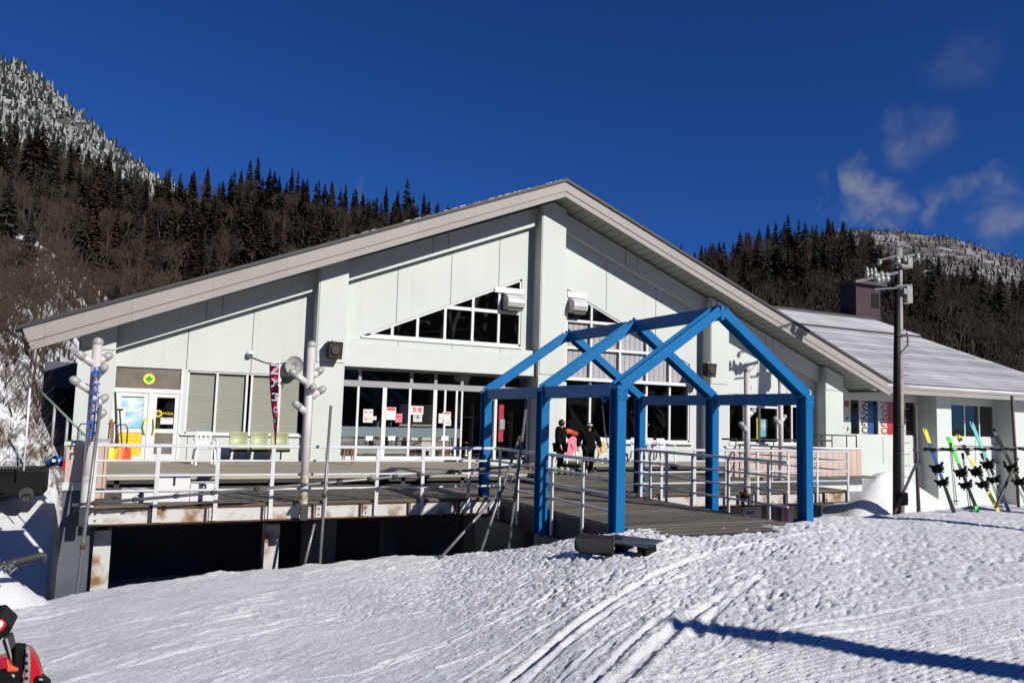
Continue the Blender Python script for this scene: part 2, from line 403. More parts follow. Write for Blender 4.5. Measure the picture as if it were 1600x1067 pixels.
def ground_base(X, Y):
    """broad shape of the snow: even near the camera, falling to the left, dropping into the hollow under the deck"""
    phi = np.arctan2(X, Y); r = np.hypot(X, Y)
    rc = np.interp(phi, C_PHI, C_R); zc = np.interp(phi, C_PHI, C_Z)
    t = np.clip(r/rc, 0, 1); z = zc*t**1.35
    floor = -3.0 + 1.1*sstep(PH_R0, PH_R1, phi)
    width = 1.6 + 1.6*sstep(PH_R0, PH_R1, phi)
    drop = sstep(0, 1, (r-rc)/width)
    side = sstep(PH_L-R(.9), PH_L+R(.5), phi)
    zl = np.where(r > rc, -1.45 + np.clip((Y-18)*.30, -.2, 1.25), z)
    zd = np.where(r > rc, zc + (floor-zc)*drop, z)
    return zl*(1-side) + zd*side
def polyline_dist(X, Y, pts):
    best = np.full(X.shape, 1e9); sd = np.zeros(X.shape)
    for (ax, ay), (bx, by) in zip(pts[:-1], pts[1:]):
        dx, dy = bx-ax, by-ay; L2 = dx*dx+dy*dy
        t = np.clip(((X-ax)*dx+(Y-ay)*dy)/L2, 0, 1)
        ex, ey = X-(ax+t*dx), Y-(ay+t*dy); d = np.hypot(ex, ey)
        m = d < best; best = np.where(m, d, best); sd = np.where(m, np.sign(ex*dy-ey*dx), sd)
    return best, sd
TRACKS = [([(700,1100),(790,1046),(870,1000),(960,948),(1070,902),(1220,868),(1400,846)], .04, .014), ([(820,1100),(930,1015),(1040,945),(1180,892),(1380,862)], .045, .016),
          ([(560,1090),(700,1040),(850,965),(960,915),(1080,872),(1230,846)], .05, .016), ([(1010,1090),(1100,1030),(1210,965),(1350,915),(1560,872)], .04, .014), ([(1060,1090),(1180,1015),(1300,960),(1450,918),(1620,888)], .035, .012),
          ([(640,1100),(800,1040),(915,965),(1030,900),(1120,862),(1300,835)], .085, .045),
          ([(760,1100),(860,1020),(960,955),(1090,893)], .06, .018),
          ([(930,1100),(997,1045),(1077,970),(1140,930)], .10, .05), ([(1085,1000),(1120,960),(1160,925),(1188,905)], .09, .04),
          ([(900,1090),(972,1025),(1050,960)], .06, .03),
          ([(1200,1000),(1330,973),(1480,942),(1620,912)], .06, .022), ([(1230,1012),(1380,984),(1600,938)], .05, .02),
          ([(1360,957),(1470,975),(1590,1002)], .030, .022), ([(1290,1075),(1420,1040),(1620,1000)], .04, .015),
          ([(990,1075),(1080,1062),(1200,1030)], .05, .02), ([(700,1030),(840,1000),(1010,965)], .03, .014),
          ([(0,1060),(220,1015),(460,955),(700,915)], .05, .018), ([(300,1075),(560,1000),(760,945),(900,905)], .045, .02), ([(40,1020),(300,975),(620,915)], .04, .014),
          ([(600,985),(660,965),(700,958)], .04, .03), ([(835,925),(870,908),(893,900)], .04, .03), ([(690,1000),(760,985)], .04, .025), ([(480,960),(540,945)], .04, .02)]
def ridge(x, y, seed, p=3.0):
    return np.clip(1-np.abs(vnoise(x, y, seed))*1.6, 0, 1)**p
def detail(X, Y):
    """ski tracks, scraped streaks, crumbs and boot prints pressed into the snow"""
    h = .035*fbm(X*.55, Y*.55, 3, 3)
    d0 = at(100, 985, Z=-.6); d1 = at(520, 912, Z=-.8); a = math.atan2(d1.y-d0.y, d1.x-d0.x)
    wx = .22*vnoise(X*.7, Y*.7, 7); u = X*math.cos(a)+Y*math.sin(a); v = -X*math.sin(a)+Y*math.cos(a)+wx*.5
    right = sstep(0.5, 4.5, X - (Y-5)*.18); left = 1-.75*right
    patch = np.clip(.55+.9*fbm(X*.35, Y*.35, 2, 15), .15, 1.3)
    h = h + left*patch*1.25*(.024*ridge(u*.5, v*3.0, 11) + .022*ridge(u*1.0, v*6.5, 13, 4) + .012*ridge(u*2.0, v*14, 19, 3) + .010*fbm(u*1.2, v*9, 2, 17))
    zone = np.clip(.24+right*.50+.45*fbm(X*.4, Y*.4, 2, 51), .16, .95)
    X2, Y2 = X+.06*vnoise(X*4, Y*4, 29), Y+.06*vnoise(X*4, Y*4, 30)
    h = h + zone*(.007*vnoise(X2*2.2, Y2*2.2, 31) + .003*vnoise(X2*8, Y2*8, 37) + (.004+.004*right)*vnoise(X*15, Y*15, 41) + (.004+.003*right)*vnoise(X*31, Y*31, 43))
    amt = .30+.70*zone
    h = h - amt*(.6+.4*right)*.022*sstep(.44, .60, vnoise(u*6.5, v*18, 61))
    h = h - zone*.017*sstep(.42, .58, vnoise(X2*22, Y2*16, 67))
    ru, rv = X*.80+Y*.60, -X*.60+Y*.80
    h = h - zone*right*.028*sstep(.48, .62, vnoise(ru*3.6, rv*18, 68))
    h = h - zone*right*.015*sstep(.35, .55, vnoise(X2*34, Y2*26, 70))
    h = h + amt*.011*sstep(.48, .62, vnoise(X2*23, Y2*17, 69))
    h = h + amt*.0035*vnoise(X*55, Y*55, 73)
    g0 = at(1200, 1045, Z=0); g1 = at(1590, 955, Z=0); b = math.atan2(g1.y-g0.y, g1.x-g0.x)
    w = -X*math.sin(b)+Y*math.cos(b); wz = -g0.x*math.sin(b)+g0.y*math.cos(b)
    m = sstep(1.5, -.2, w-wz-.3)*sstep(2.6, 4.2, X)
    h = h*(1-.55*m) + m*.0095*np.sin(w*2*math.pi/.065)*(0.6+.4*fbm(X*2, Y*2, 2, 71))
    for pts, wd, dp in TRACKS:
        W = [at(px, py, Z=-.35 if px < 560 else -.05) for px, py in pts]
        d, s = polyline_dist(X, Y, [(p.x, p.y) for p in W])
        d = d + .010*vnoise(X*4, Y*4, 77); k = .75+.25*vnoise(X*1.1, Y*1.1, 79)
        h = h*(1-.35*np.exp(-(d/(wd*1.1))**2)) - .85*dp*k*np.exp(-(d/(wd*.5))**4) + dp*.40*k*np.exp(-((d-wd*.95)/(wd*.4))**2)
    return h
NR, NC = 1300, 1120
_r = 1.0*np.exp(np.linspace(0, math.log(75), NR)); _p = np.linspace(R(-42), R(96), NC)
_p = np.linspace(-1, 1, NC); _p = R(27) + R(69)*(_p*.62 + _p**3*.38)
RR, PP = np.meshgrid(_r, _p, indexing='ij')
GX, GY = RR*np.sin(PP), RR*np.cos(PP)
GZ = ground_base(GX, GY)
fade = sstep(26, 14, RR)
GZ = GZ + detail(GX, GY)*fade + (1-fade)*.08*fbm(GX*.3, GY*.3, 3, 90)
rcg = np.interp(PP, C_PHI, C_R)
GZ = GZ + .06*np.exp(-((RR-rcg)/.5)**2)*np.clip(fbm(GX*1.6, GY*1.6, 3, 95), -1, 1)
tag(grid_obj('snow_ground', np.stack([GX, GY, GZ], -1), NR, NC, M_SNOW), kind='structure')
def gz(x, y): return float(ground_base(np.array([x]), np.array([y]))[0])
g = MB(); N = 40; S = 4000
g.add([(-S, -S, -3.4), (S, -S, -3.4), (S, S, -3.4), (-S, S, -3.4)], [(0, 1, 2, 3)])
M_DARKGROUND = mat('dark_unseen_ground', (.055, .05, .04), .95, .4, .02)  # unseen ground, coloured dark to cut light bounced back onto the lodge
tag(g.build('ground', M_DARKGROUND), kind='structure')

# ---------------------------------------------------------------- wooded slopes and mountains
def hill_material(name, snow, earth, cover, scale):
    m, n, l, b = new_mat(name); b.inputs['Roughness'].default_value = .9
    geo = n.new('ShaderNodeNewGeometry')
    t = n.new('ShaderNodeTexNoise'); t.inputs['Scale'].default_value = scale; t.inputs['Detail'].default_value = 10; t.inputs['Roughness'].default_value = .72
    l.new(geo.outputs['Position'], t.inputs['Vector'])
    r = n.new('ShaderNodeValToRGB'); r.color_ramp.elements[0].position = cover-.06; r.color_ramp.elements[1].position = cover+.06
    r.color_ramp.elements[0].color = rgb(snow); r.color_ramp.elements[1].color = rgb(earth)
    l.new(t.outputs[0], r.inputs[0]); l.new(r.outputs[0], b.inputs['Base Color']); MATS[name] = m; return m
M_HILL = hill_material('forest_floor', (.42, .43, .46), (.035, .026, .018), .36, .16)
M_BANK = hill_material('snowy_bank', (.66, .67, .70), (.08, .055, .035), .58, .35)
M_BRUSHY = hill_material('brushy_snow', (.60, .61, .64), (.10, .07, .045), .50, 1.6)
M_MTN = hill_material('snowy_mountain', (.42, .43, .44), (.05, .052, .045), .46, .05)
M_MTR = hill_material('bare_mountain', (.38, .38, .40), (.085, .072, .065), .44, .035)
RIDGE = [(-900,120),(-300,190),(0,262),(110,285),(240,325),(330,322),(400,318),(480,332),(560,345),(640,352),(700,372),(800,415),(900,440),
         (1085,442),(1150,420),(1230,398),(1330,402),(1400,438),(1500,470),(1600,486),(1900,520),(2600,540)]
def elev_curve(pts):
    a = [az_el(*p) for p in pts]; return np.array([x[0] for x in a]), np.array([x[1] for x in a])
RA, RE = elev_curve(RIDGE)
R1 = 235.0
def hill_r0(phi): return 33+33*sstep(R(-7), R(1), phi)
def hill_z(phi, r):
    r0 = hill_r0(phi); zr = CAM_H + R1*np.tan(np.interp(phi, RA, RE))
    t = np.clip((r-r0)/(R1-r0), 0, 1.35)
    z = -2.2 + (zr+2.2)*np.where(t < 1, t**.92, 1-(t-1)*.8)
    left = sstep(R(0), R(-6), phi)
    return z + left*1.0*np.exp(-((t-.03)/.05)**2)*2.0 + 3.0*fbm(r*np.sin(phi)*.022, r*np.cos(phi)*.022, 4, 5)*np.clip(t*4, 0, 1)*np.clip((1.15-t)*2.5, .15, 1)
def loft(name, mt, fz, ph0, ph1, nph, r0f, r1, nr):
    ph = np.linspace(R(ph0), R(ph1), nph); t = np.linspace(0, 1, nr)
    T, PH = np.meshgrid(t, ph, indexing='ij'); rr = r0f(PH) + (r1-r0f(PH))*T
    V = np.stack([rr*np.sin(PH), rr*np.cos(PH), fz(PH, rr)], -1)
    return tag(grid_obj(name, V, nr, nph, mt), kind='structure')
loft('wooded_hill', M_HILL, hill_z, -40, 82, 260, hill_r0, R1*1.3, 110)
# the white bank on the far left, at the foot of the wood
loft('snowy_bank', M_BANK, lambda p, r: hill_z(p, r)+.25, -40, -1.5, 90, lambda p: hill_r0(p)-1.0, 105, 60)

def mountain(name, mt, sil, r0, r1, amp, seed, ph0, ph1):
    a, e = elev_curve(sil)
    def fz(ph, r):
        zr = CAM_H + r1*np.tan(np.interp(ph, a, e)); t = np.clip((r-r0)/(r1-r0), 0, 1.4)
        x, y = r*np.sin(ph), r*np.cos(ph)
        return -20+(zr+20)*np.where(t < 1, t**.95, 1-(t-1)*.7) + amp*fbm(x*.011, y*.011, 5, seed)*np.clip((1.03-t)*3, .08, 1)
    loft(name, mt, fz, ph0, ph1, 220, lambda p: np.full_like(p, r0), r1*1.25, 90)
    return fz
SIL_L = [(-900,-260),(-300,-60),(-60,70),(0,100),(35,104),(75,133),(125,178),(185,232),(245,275),(330,330),(520,430),(900,560)]
SIL_R = [(900,560),(1150,470),(1240,392),(1290,366),(1330,359),(1380,362),(1420,364),(1490,372),(1530,385),(1560,398),(1600,405),(1800,440),(2400,500)]
MZL = mountain('snowy_mountain', M_MTN, SIL_L, 300, 620, 14, 12, -40, 20)
MZR = mountain('bare_mountain', M_MTR, SIL_R, 420, 1100, 16, 19, 20, 82)

def back_z(ph, r):
    t = np.clip((r-70)/(260-70), 0, 1.3); x, y = r*np.sin(ph), r*np.cos(ph)
    return -3.3 + 62*np.where(t < 1, t**1.1, 1-(t-1))*(.8+.3*np.sin(ph*5)) + 3*fbm(x*.02, y*.02, 4, 33)*np.clip(t*4, 0, 1)
loft('wooded_hill', M_HILL, back_z, 108, 262, 120, lambda p: np.full_like(p, 70), 330, 40)
# ---------------------------------------------------------------- the lodge
WY, CY, FY = 24.8, 24.25, 23.4
AX, AZ = 13.4, 9.5
def zs(x): return AZ-.402*(AX-x) if x < AX else AZ-.386*(x-AX)      # underside of the roof edge
def zt(x): return zs(x)+.56
lodge = thing('ski_lodge', (13.4, 24.8, 0), 'wide pale green ski lodge with a low gabled roof and beige fascia', 'lodge')
LX0, LX1 = -1.2, 27.95
H_DOOR = [(-.29, .25), (1.50, .25), (1.50, 2.86), (-.29, 2.86)]
H_WINL = [(1.60, 1.0), (5.05, 1.0), (5.05, 2.84), (1.60, 2.84)]
H_ENT = [(6.12, .25), (12.88, .25), (12.88, 3.2), (6.12, 3.2)]
H_TRI = [(6.75, 4.24), (12.48, 4.24), (12.48, 6.68)]
H_R1 = [(14.35, .95), (20.05, .95), (20.05, 4.02), (14.35, 6.5)]
H_R2 = [(22.05, .95), (26.4, .95), (26.4, 2.95), (22.05, 2.95)]
b = MB()
b.prism([(LX0, -3.2), (LX1, -3.2), (LX1, zs(LX1)+.12), (AX, AZ+.12), (LX0, zs(LX0)+.12)], WY, WY+.2, 0, holes=[H_DOOR, H_WINL, H_ENT, H_TRI, H_R1, H_R2])
H_W1 = [(28.9, 1.37), (34.0, 1.37), (34.0, 3.0), (28.9, 3.0)]
H_W2 = [(36.45, 1.37), (39.95, 1.37), (39.95, 3.0), (36.45, 3.0)]
b.prism([(LX1, -3.2), (45.3, -3.2), (45.3, 3.3), (29.5, 3.32), (LX1, zs(LX1)+.1)], 25.2, 25.4, 0, holes=[H_W1, H_W2])
b.box(2.0, 2.2, 25.8, 46, -3.2, 5.0); b.box(45.1, 45.3, 25.4, 36, -3.2, 3.6)
for x, z0, z1 in ((.72+.82, 2.86, zs(1.54)-.66), (3.35, 2.84, zs(3.35)-.66), (7.85, 4.73, zs(7.85)-.66), (9.75, 5.53, zs(9.75)-.66), (11.55, 6.3, zs(11.55)-.66),
                  (16.05, 5.85, zs(16.05)-.66), (18.35, 4.8, zs(18.35)-.66), (23.6, 2.95, zs(23.6)-.6), (25.2, 2.95, zs(25.2)-.6), (1.7, .25, 1.0), (3.35, .25, 1.0), (24.2, .2, .95)):
    b.box(x-.009, x+.009, WY-.006, WY, z0, z1, 1)
for x in (31.6, 36.2, 38.3): b.box(x-.01, x+.01, 25.193, 25.2, -.2, 1.33, 1)
b.box(LX1, 34.1, 25.05, 25.2, -3.2, .10); b.box(35.15, 40.0, 25.05, 25.2, -3.2, .10)
b.box(36.45, 39.95, 25.12, 25.2, .96, 1.0)
b.build('wall', [M_WALL, M_JOINT], lodge)
for x0, x1 in ((-1.23, -.33), (5.15, 6.07), (12.93, 13.93), (20.62, 21.55), (26.9, 27.95)):
    b = MB(); tp = [(x1, zs(x1))] + ([(AX, AZ)] if x0 < AX < x1 else []) + [(x0, zs(x0))]
    b.prism([(x0, -3.2), (x1, -3.2)]+tp, CY, WY, 0)
    b.box(x0+.02, x1-.02, CY-.006, CY, 3.262, 3.28, 1); b.box(x0+.03, x0+.045, CY-.006, CY, 3.28, zs(x0)-.05, 1)
    b.build('pillar', [M_WALL, M_JOINT], lodge)
for x0, x1 in ((34.1, 35.15), (40.0, 41.0)):
    MB().box(x0, x1, CY, 25.2, -3.2, 3.26).build('pillar', M_WALL, lodge)
for x0, x1 in ((-.33, 5.15), (6.07, 12.93), (13.93, 20.62), (21.55, 26.9)):
    b = MB(); b.prism([(x0, zs(x0)-.66), (x1, zs(x1)-.66), (x1, zs(x1)), (x0, zs(x0))], WY-.24, WY, 0)
    for k in (.42, .5): 
        x = x0+(x1-x0)*k; b.box(x-.008, x+.008, WY-.246, WY-.24, zs(x)-.6, zs(x)-.04, 1)
    b.build('eave_beam', [M_TRIM, M_JOINT], lodge)
b = MB(); b.prism([(6.07, 3.2), (12.93, 3.2), (12.93, 3.93), (6.07, 3.93)], WY-.36, WY)
b.prism([(6.07, 3.93), (12.93, 3.93), (12.93, 4.10), (6.07, 4.10)], WY-.30, WY)
for x in (7.85, 9.75, 11.55): b.box(x-.008, x+.008, WY-.306, WY-.3, 3.94, 4.09, 1)
b.build('lintel', [M_TRIM, M_JOINT], lodge, .02)
# roof: slabs, fascia boards and soffit
roof = MB()
def slab(x0, z0, x1, z1, th, ya, yb, mi=0): roof.prism([(x0, z0), (x1, z1), (x1, z1+th), (x0, z0+th)], ya, yb, mi)
slab(-2.62, zt(-2.62)-.02, 2.2, zt(2.2)-.02, .10, FY-.06, 25.7); slab(2.2, zt(2.2)-.02, AX, zt(AX)-.02, .10, FY-.06, 47); slab(AX, zt(AX)-.02, 29.95, zt(29.95)-.02, .10, FY-.06, 47)
rng = random.Random(3); x = -1.5
while x < 13.2:                                               # thin crust of ice and snow left along the verge
    w = rng.uniform(.06, .35)
    if x > 5 and rng.random() < .8:
        roof.prism([(x, zt(x)+.08), (x+w, zt(x+w)+.08), (x+w*.8, zt(x+w*.8)+.08+rng.uniform(.005, .025)), (x+w*.3, zt(x+w*.3)+.08+rng.uniform(.005, .03))], FY-.03, FY+1.5, 1)
    x += w*1.05
roof = roof.build('roof', [M_RDARK, M_SNOW], lodge)
def board(lo, hi, y0, y1, nm, mt, x0=-2.5, x1=29.9, cut=.16):
    b = MB()
    b.prism([(x0+cut*(1-lo)*1.6, zs(x0)+.56*lo), (AX, AZ+.56*lo), (AX, AZ+.56*hi), (x0+cut*(1-hi)*1.6, zs(x0)+.56*hi)], y0, y1)
    b.prism([(AX, AZ+.56*lo), (x1, zs(x1)+.56*lo), (x1, zs(x1)+.56*hi), (AX, AZ+.56*hi)], y0, y1)
    return b.build(nm, mt, roof)
board(.36, .97, FY, FY+.14, 'fascia', M_FASCIA); board(0, .335, FY+.025, FY+.14, 'fascia', M_FASCIA)
board(.335, .36, FY+.04, FY+.14, 'shadow_gap', M_FLINE)
b = MB()
b.prism([(-2.2, zs(-2.2)+.06), (AX, AZ+.06), (AX, AZ+.12), (-2.2, zs(-2.2)+.12)], FY+.14, WY); b.prism([(AX, AZ+.06), (29.4, zs(29.4)+.06), (29.4, zs(29.4)+.12), (AX, AZ+.12)], FY+.14, 25.2)
b.box(29.4, 45.3, FY+.14, 25.2, 3.27, 3.33)
b.build('soffit', M_SOFFIT, roof)
# right wing roof with snow lying between its battens
M_SNOWROOF = stripes('snowy_roof', (.40, .395, .41), (.26, .25, .26), 1, .46, .085, .75, .42, .45, (.8, .3, 1))
WR = part_empty('wing_roof', (36, 30, 4), lodge)
def zw(y): return 3.66+.39*(y-FY)
def xv(z): return AX+(zt(AX)-z)/.386
b = MB()
y0, y1, y2 = FY-.03, 33.35, 36.75
def rp(xa, xb, ya, yb, lift=0.0):
    za, zb = zw(ya)+lift, zw(yb)+lift
    b.add([(xa[0], ya, za), (xb[0], ya, za), (xb[1], yb, zb), (xa[1], yb, zb), (xa[0], ya, za-.12), (xb[0], ya, za-.12), (xb[1], yb, zb-.12), (xa[1], yb, zb-.12)],
          [(0, 1, 2, 3), (7, 6, 5, 4), (0, 4, 5, 1), (1, 5, 6, 2), (2, 6, 7, 3), (3, 7, 4, 0)])
rp((xv(zw(y0))-.3, xv(zw(y1))-.3), (45.5, 45.5), y0, y1); rp((xv(zw(y1))-.3, xv(zw(y2))-.3), (45.5, 45.5), y1+.02, y2, .16)
b.build('roof_slope', M_SNOWROOF, WR)
b = MB(); b.box(xv(zw(y1))-.2, 45.5, y1-.05, y1+.02, zw(y1)-.02, zw(y1)+.13); b.bar((xv(zw(y2)), y2, zw(y2)+.18), (45.5, y2, zw(y2)+.18), .25, .12)
b.build('ridge_cap', M_RDARK, WR)
b = MB(); b.box(29.9, 45.5, FY, FY+.14, 3.44, 3.62, 0); b.box(29.9, 45.5, FY+.025, FY+.14, 3.24, 3.425, 0); b.box(29.9, 45.5, FY-.02, FY+.14, 3.62, 3.70, 1); b.box(29.9, 45.5, FY+.04, FY+.14, 3.425, 3.44, 1)
b.build('fascia', [M_FASCIA, M_RDARK], WR)
b = MB(); b.prism([(33, 3.3), (45.3, 3.3), (45.3, 8.7), (33, 8.7)], 36.55, 36.7); b.build('back_wall', M_WALL, WR)
ch = part_empty('chimney', (43.2, 36.9, 8.6), lodge)
p0, p1 = at(1338, 500, Y=36.9), at(1376, 500, Y=36.9); zc = at(1358, 446, Y=36.9).z
MB().box(p0.x, p1.x, 36.9, 38.2, 7.5, zc).build('stack', M_CHIM, ch)
MB().box(p0.x-.25, p1.x+.35, 36.6, 38.5, zc, zc+.22).build('cap', M_RDARK, ch)
MB().box(p1.x-.9, p1.x-.15, 36.87, 36.9, zc-1.5, zc-.5).build('vent_opening', M_BLACK, ch)
M_BREDI = MATS['banner_red']
# interior: dark rooms behind the glass
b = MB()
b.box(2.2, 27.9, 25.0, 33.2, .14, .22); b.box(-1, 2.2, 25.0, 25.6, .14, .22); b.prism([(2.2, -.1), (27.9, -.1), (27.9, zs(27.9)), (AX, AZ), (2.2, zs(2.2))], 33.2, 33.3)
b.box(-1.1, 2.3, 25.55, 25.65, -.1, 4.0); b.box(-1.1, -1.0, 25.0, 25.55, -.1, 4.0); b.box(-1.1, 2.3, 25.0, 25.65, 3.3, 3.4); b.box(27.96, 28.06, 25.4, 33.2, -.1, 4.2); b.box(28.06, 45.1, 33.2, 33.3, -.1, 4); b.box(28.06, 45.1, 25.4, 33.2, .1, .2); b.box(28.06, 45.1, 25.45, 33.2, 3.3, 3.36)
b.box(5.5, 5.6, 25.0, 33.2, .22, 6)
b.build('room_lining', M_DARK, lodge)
b = MB()
for (xa, za, xb, zb, y) in ((7.6, 4.5, 12.4, 5.2, 28), (9.2, 4.35, 12.5, 4.75, 27.5), (11.0, 5.2, 11.6, 4.6, 28.6), (11.9, 5.4, 12.5, 4.9, 28.3), (9.0, 4.6, 9.4, 5.0, 28), (10.2, 4.8, 12.4, 4.7, 29)):
    b.bar((xa, y, za), (xb, y, zb), .05, .05)
b.build('roof_truss', M_STEELW, lodge)

b = MB()
for x, y, w_, h_ in ((6.6, 26.3, .8, .9), (7.7, 25.9, .5, 1.2), (8.6, 26.4, 1.4, 1.1), (9.9, 25.9, .5, .8), (10.6, 27.2, 1.2, 1.9), (12.3, 26.3, .7, 1.7)):
    for k in range(4): b.box(x, x+w_, y, y+.3, .25+h_*k/4, .28+h_*k/4, k % 3)
    b.box(x, x+.04, y, y+.3, .25, .25+h_, 3); b.box(x+w_-.04, x+w_, y, y+.3, .25, .25+h_, 3)
    for k in range(5): b.box(x+.08+w_*.18*k, x+.08+w_*.18*k+.1, y+.05, y+.2, .28, .28+h_*.17, (k*2+1) % 3)
cb = MB(); cb.box(6.2, 8.3, 26.9, 27.4, .25, 1.15, 0); cb.box(6.15, 8.35, 26.85, 27.45, 1.15, 1.2, 1); cb.box(8.9, 10.2, 27.2, 27.3, .25, 2.1, 1)
for x in (15.0, 16.3, 18.3, 19.4): cb.box(x, x+.9, 26.0, 26.6, .90, .95, 1); cb.box(x+.4, x+.5, 26.25, 26.35, .25, .90, 0)
cb.build('added_counter', [M_CONC, M_PAPER], lodge)  # pale counters and tables added to brighten the rooms behind the glass
cb = MB(); cb.box(5.7, 13.2, 25.02, 28.4, .221, .232); cb.box(13.9, 27.5, 25.02, 28.4, .221, .232); cb.build('floor', M_CONC, lodge)  # pale floor near the glass, added for brightness over the dark lining
b.build('shop_shelf', [M_PAPER, M_WOOD, M_BREDI, M_GREYF], lodge)
def flat_pane(poly, y):
    tri = tessellate_polygon([[Vector((x, z, 0)) for x, z in poly]]); fs = []
    for t in tri:
        p, q, r = [poly[i] for i in t]; fs.append(tuple(t) if (q[0]-p[0])*(r[1]-p[1])-(q[1]-p[1])*(r[0]-p[0]) > 0 else tuple(reversed(t)))
    return MB().add([(x, y, z) for x, z in poly], fs)
def rect(x0, x1, z0, z1): return [(x0, z0), (x1, z0), (x1, z1), (x0, z1)]
def window(poly, xs, zz, y, label=None, gl=M_GLASS, fw=.07, segs=None, mt=M_WHITE, y1=None):
    """frame bars round the opening and across it, one pane mesh behind them"""
    y1 = y1 or y+.10
    w = part_empty('window', (poly[0][0], y, poly[0][1]), lodge)
    b = MB(); n = len(poly)
    for i in range(n):
        a, c = poly[i], poly[(i+1) % n]; b.bar((a[0], (y+y1)/2, a[1]), (c[0], (y+y1)/2, c[1]), fw*1.6, y1-y)
    for x, z0, z1 in xs: b.bar((x, (y+y1)/2+.004, z0), (x, (y+y1)/2+.004, z1), fw, y1-y-.01)
    for z, x0, x1 in zz: b.bar((x0, (y+y1)/2+.008, z), (x1, (y+y1)/2+.008, z), fw*1.25, y1-y-.02)
    b.build('frame', mt, w)
    flat_pane(poly, y1-.05).build('pane', gl, w)
    return w
# left bay: four blinds windows
w = window(H_WINL, [(2.42, 1, 2.84), (3.27, 1, 2.84), (3.41, 1, 2.84), (4.25, 1, 2.84)], [], WY+.03, fw=.06)
MB().box(1.66, 3.3, WY+.14, WY+.15, 1.05, 2.8).build('blind', M_BLIND, w); MB().box(3.38, 4.86, WY+.14, WY+.15, 1.05, 2.8).build('blind', M_BLIND, w)
MB().box(1.5, 5.08, WY-.07, WY+.02, .95, 1.0).build('sill', M_WHITE, w)
# first-aid room doors
d = part_empty('door', (-.29, WY, .25), lodge)
b = MB(); b.bar((-.29, WY+.05, 2.2), (1.5, WY+.05, 2.2), .12, .1); b.box(.60, .70, WY, WY+.1, .25, 2.14); b.box(-.29, -.22, WY+.001, WY+.1, .25, 2.14); b.box(1.42, 1.5, WY+.001, WY+.1, .25, 2.86)
for x0, x1 in ((-.22, .60), (.70, 1.42)):
    b.box(x0, x0+.12, WY+.02, WY+.08, .25, 2.14); b.box(x1-.12, x1, WY+.02, WY+.08, .25, 2.14)
    for z0, z1 in ((.25, .40), (1.0, 1.12), (2.02, 2.14)): b.box(x0+.12, x1-.12, WY+.022, WY+.078, z0, z1)
b.build('frame', M_WHITE, d)
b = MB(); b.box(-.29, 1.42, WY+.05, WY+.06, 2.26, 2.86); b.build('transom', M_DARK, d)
for x0, x1 in ((-.10, .48), (.82, 1.30)): flat_pane(rect(x0, x1, 1.12, 2.02), WY+.05).build('pane', M_DGLASS, d)
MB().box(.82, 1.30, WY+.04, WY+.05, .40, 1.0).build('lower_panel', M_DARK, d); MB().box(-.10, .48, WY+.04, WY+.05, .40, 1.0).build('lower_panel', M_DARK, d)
for sx, x in ((-1, .56), (1, .75)):
    b = MB(); b.tube([(x, WY+.02, 1.42), (x+sx*.02, WY-.04, 1.36), (x+sx*.05, WY-.06, 1.18), (x+sx*.02, WY-.04, 1.0), (x, WY+.02, .94)], .018, 6); b.build('handle', M_LIME, d)
# main entrance: sliding glass doors, header and transom lights
e = part_empty('door', (6.12, WY, .25), lodge)
b = MB(); Y0 = WY+.08
for x in (6.16, 6.75, 8.50, 9.36, 10.32, 11.9, 12.84): b.box(x-.05, x+.05, Y0, Y0+.09, 2.78, 3.2)
b.box(6.12, 12.88, Y0+.002, Y0+.1, 2.58, 2.78); b.box(6.12, 12.88, Y0+.002, Y0+.1, 3.12, 3.2)
b.build('header', M_GREYF, e)
b = MB()
for x, w_ in ((6.72, .07), (7.60, .14), (8.47, .08), (9.36, .13), (9.72, .07), (10.14, .07), (10.34, .06), (11.62, .10)): b.box(x-w_/2, x+w_/2, Y0, Y0+.06, .25, 2.58)
b.box(6.12, 10.34, Y0+.002, Y0+.058, .25, .36); b.box(6.75, 8.45, Y0+.03, Y0+.04, .44, .60)
b.build('frame', M_WHITE, e)
flat_pane(rect(6.12, 10.34, .36, 2.58), Y0+.025).build('pane', M_DGLASS, e)
flat_pane(rect(6.12, 12.88, 2.78, 3.12), Y0+.045).build('transom', M_DGLASS, e)
MB().box(6.12, 10.30, Y0+.016, Y0+.02, .98, 1.30).build('film_band', M_BAND, e)
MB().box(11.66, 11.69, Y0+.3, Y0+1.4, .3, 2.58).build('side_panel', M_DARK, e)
# clerestory triangle
def ztri(x): return 4.24+(x-6.75)*(6.68-4.24)/(12.48-6.75)
w = window(H_TRI, [(7.75, 4.24, ztri(7.75)), (8.62, 4.24, ztri(8.62)), (9.60, 4.24, ztri(9.6)), (10.62, 4.24, ztri(10.62)), (11.62, 4.24, ztri(11.62))],
           [(5.42, 9.62, 12.42), (6.20, 11.65, 12.42)], WY+.03, gl=M_DGLASS, fw=.09)
MB().box(6.7, 12.52, WY-.06, WY+.02, 4.16, 4.22).build('sill', M_WHITE, w)
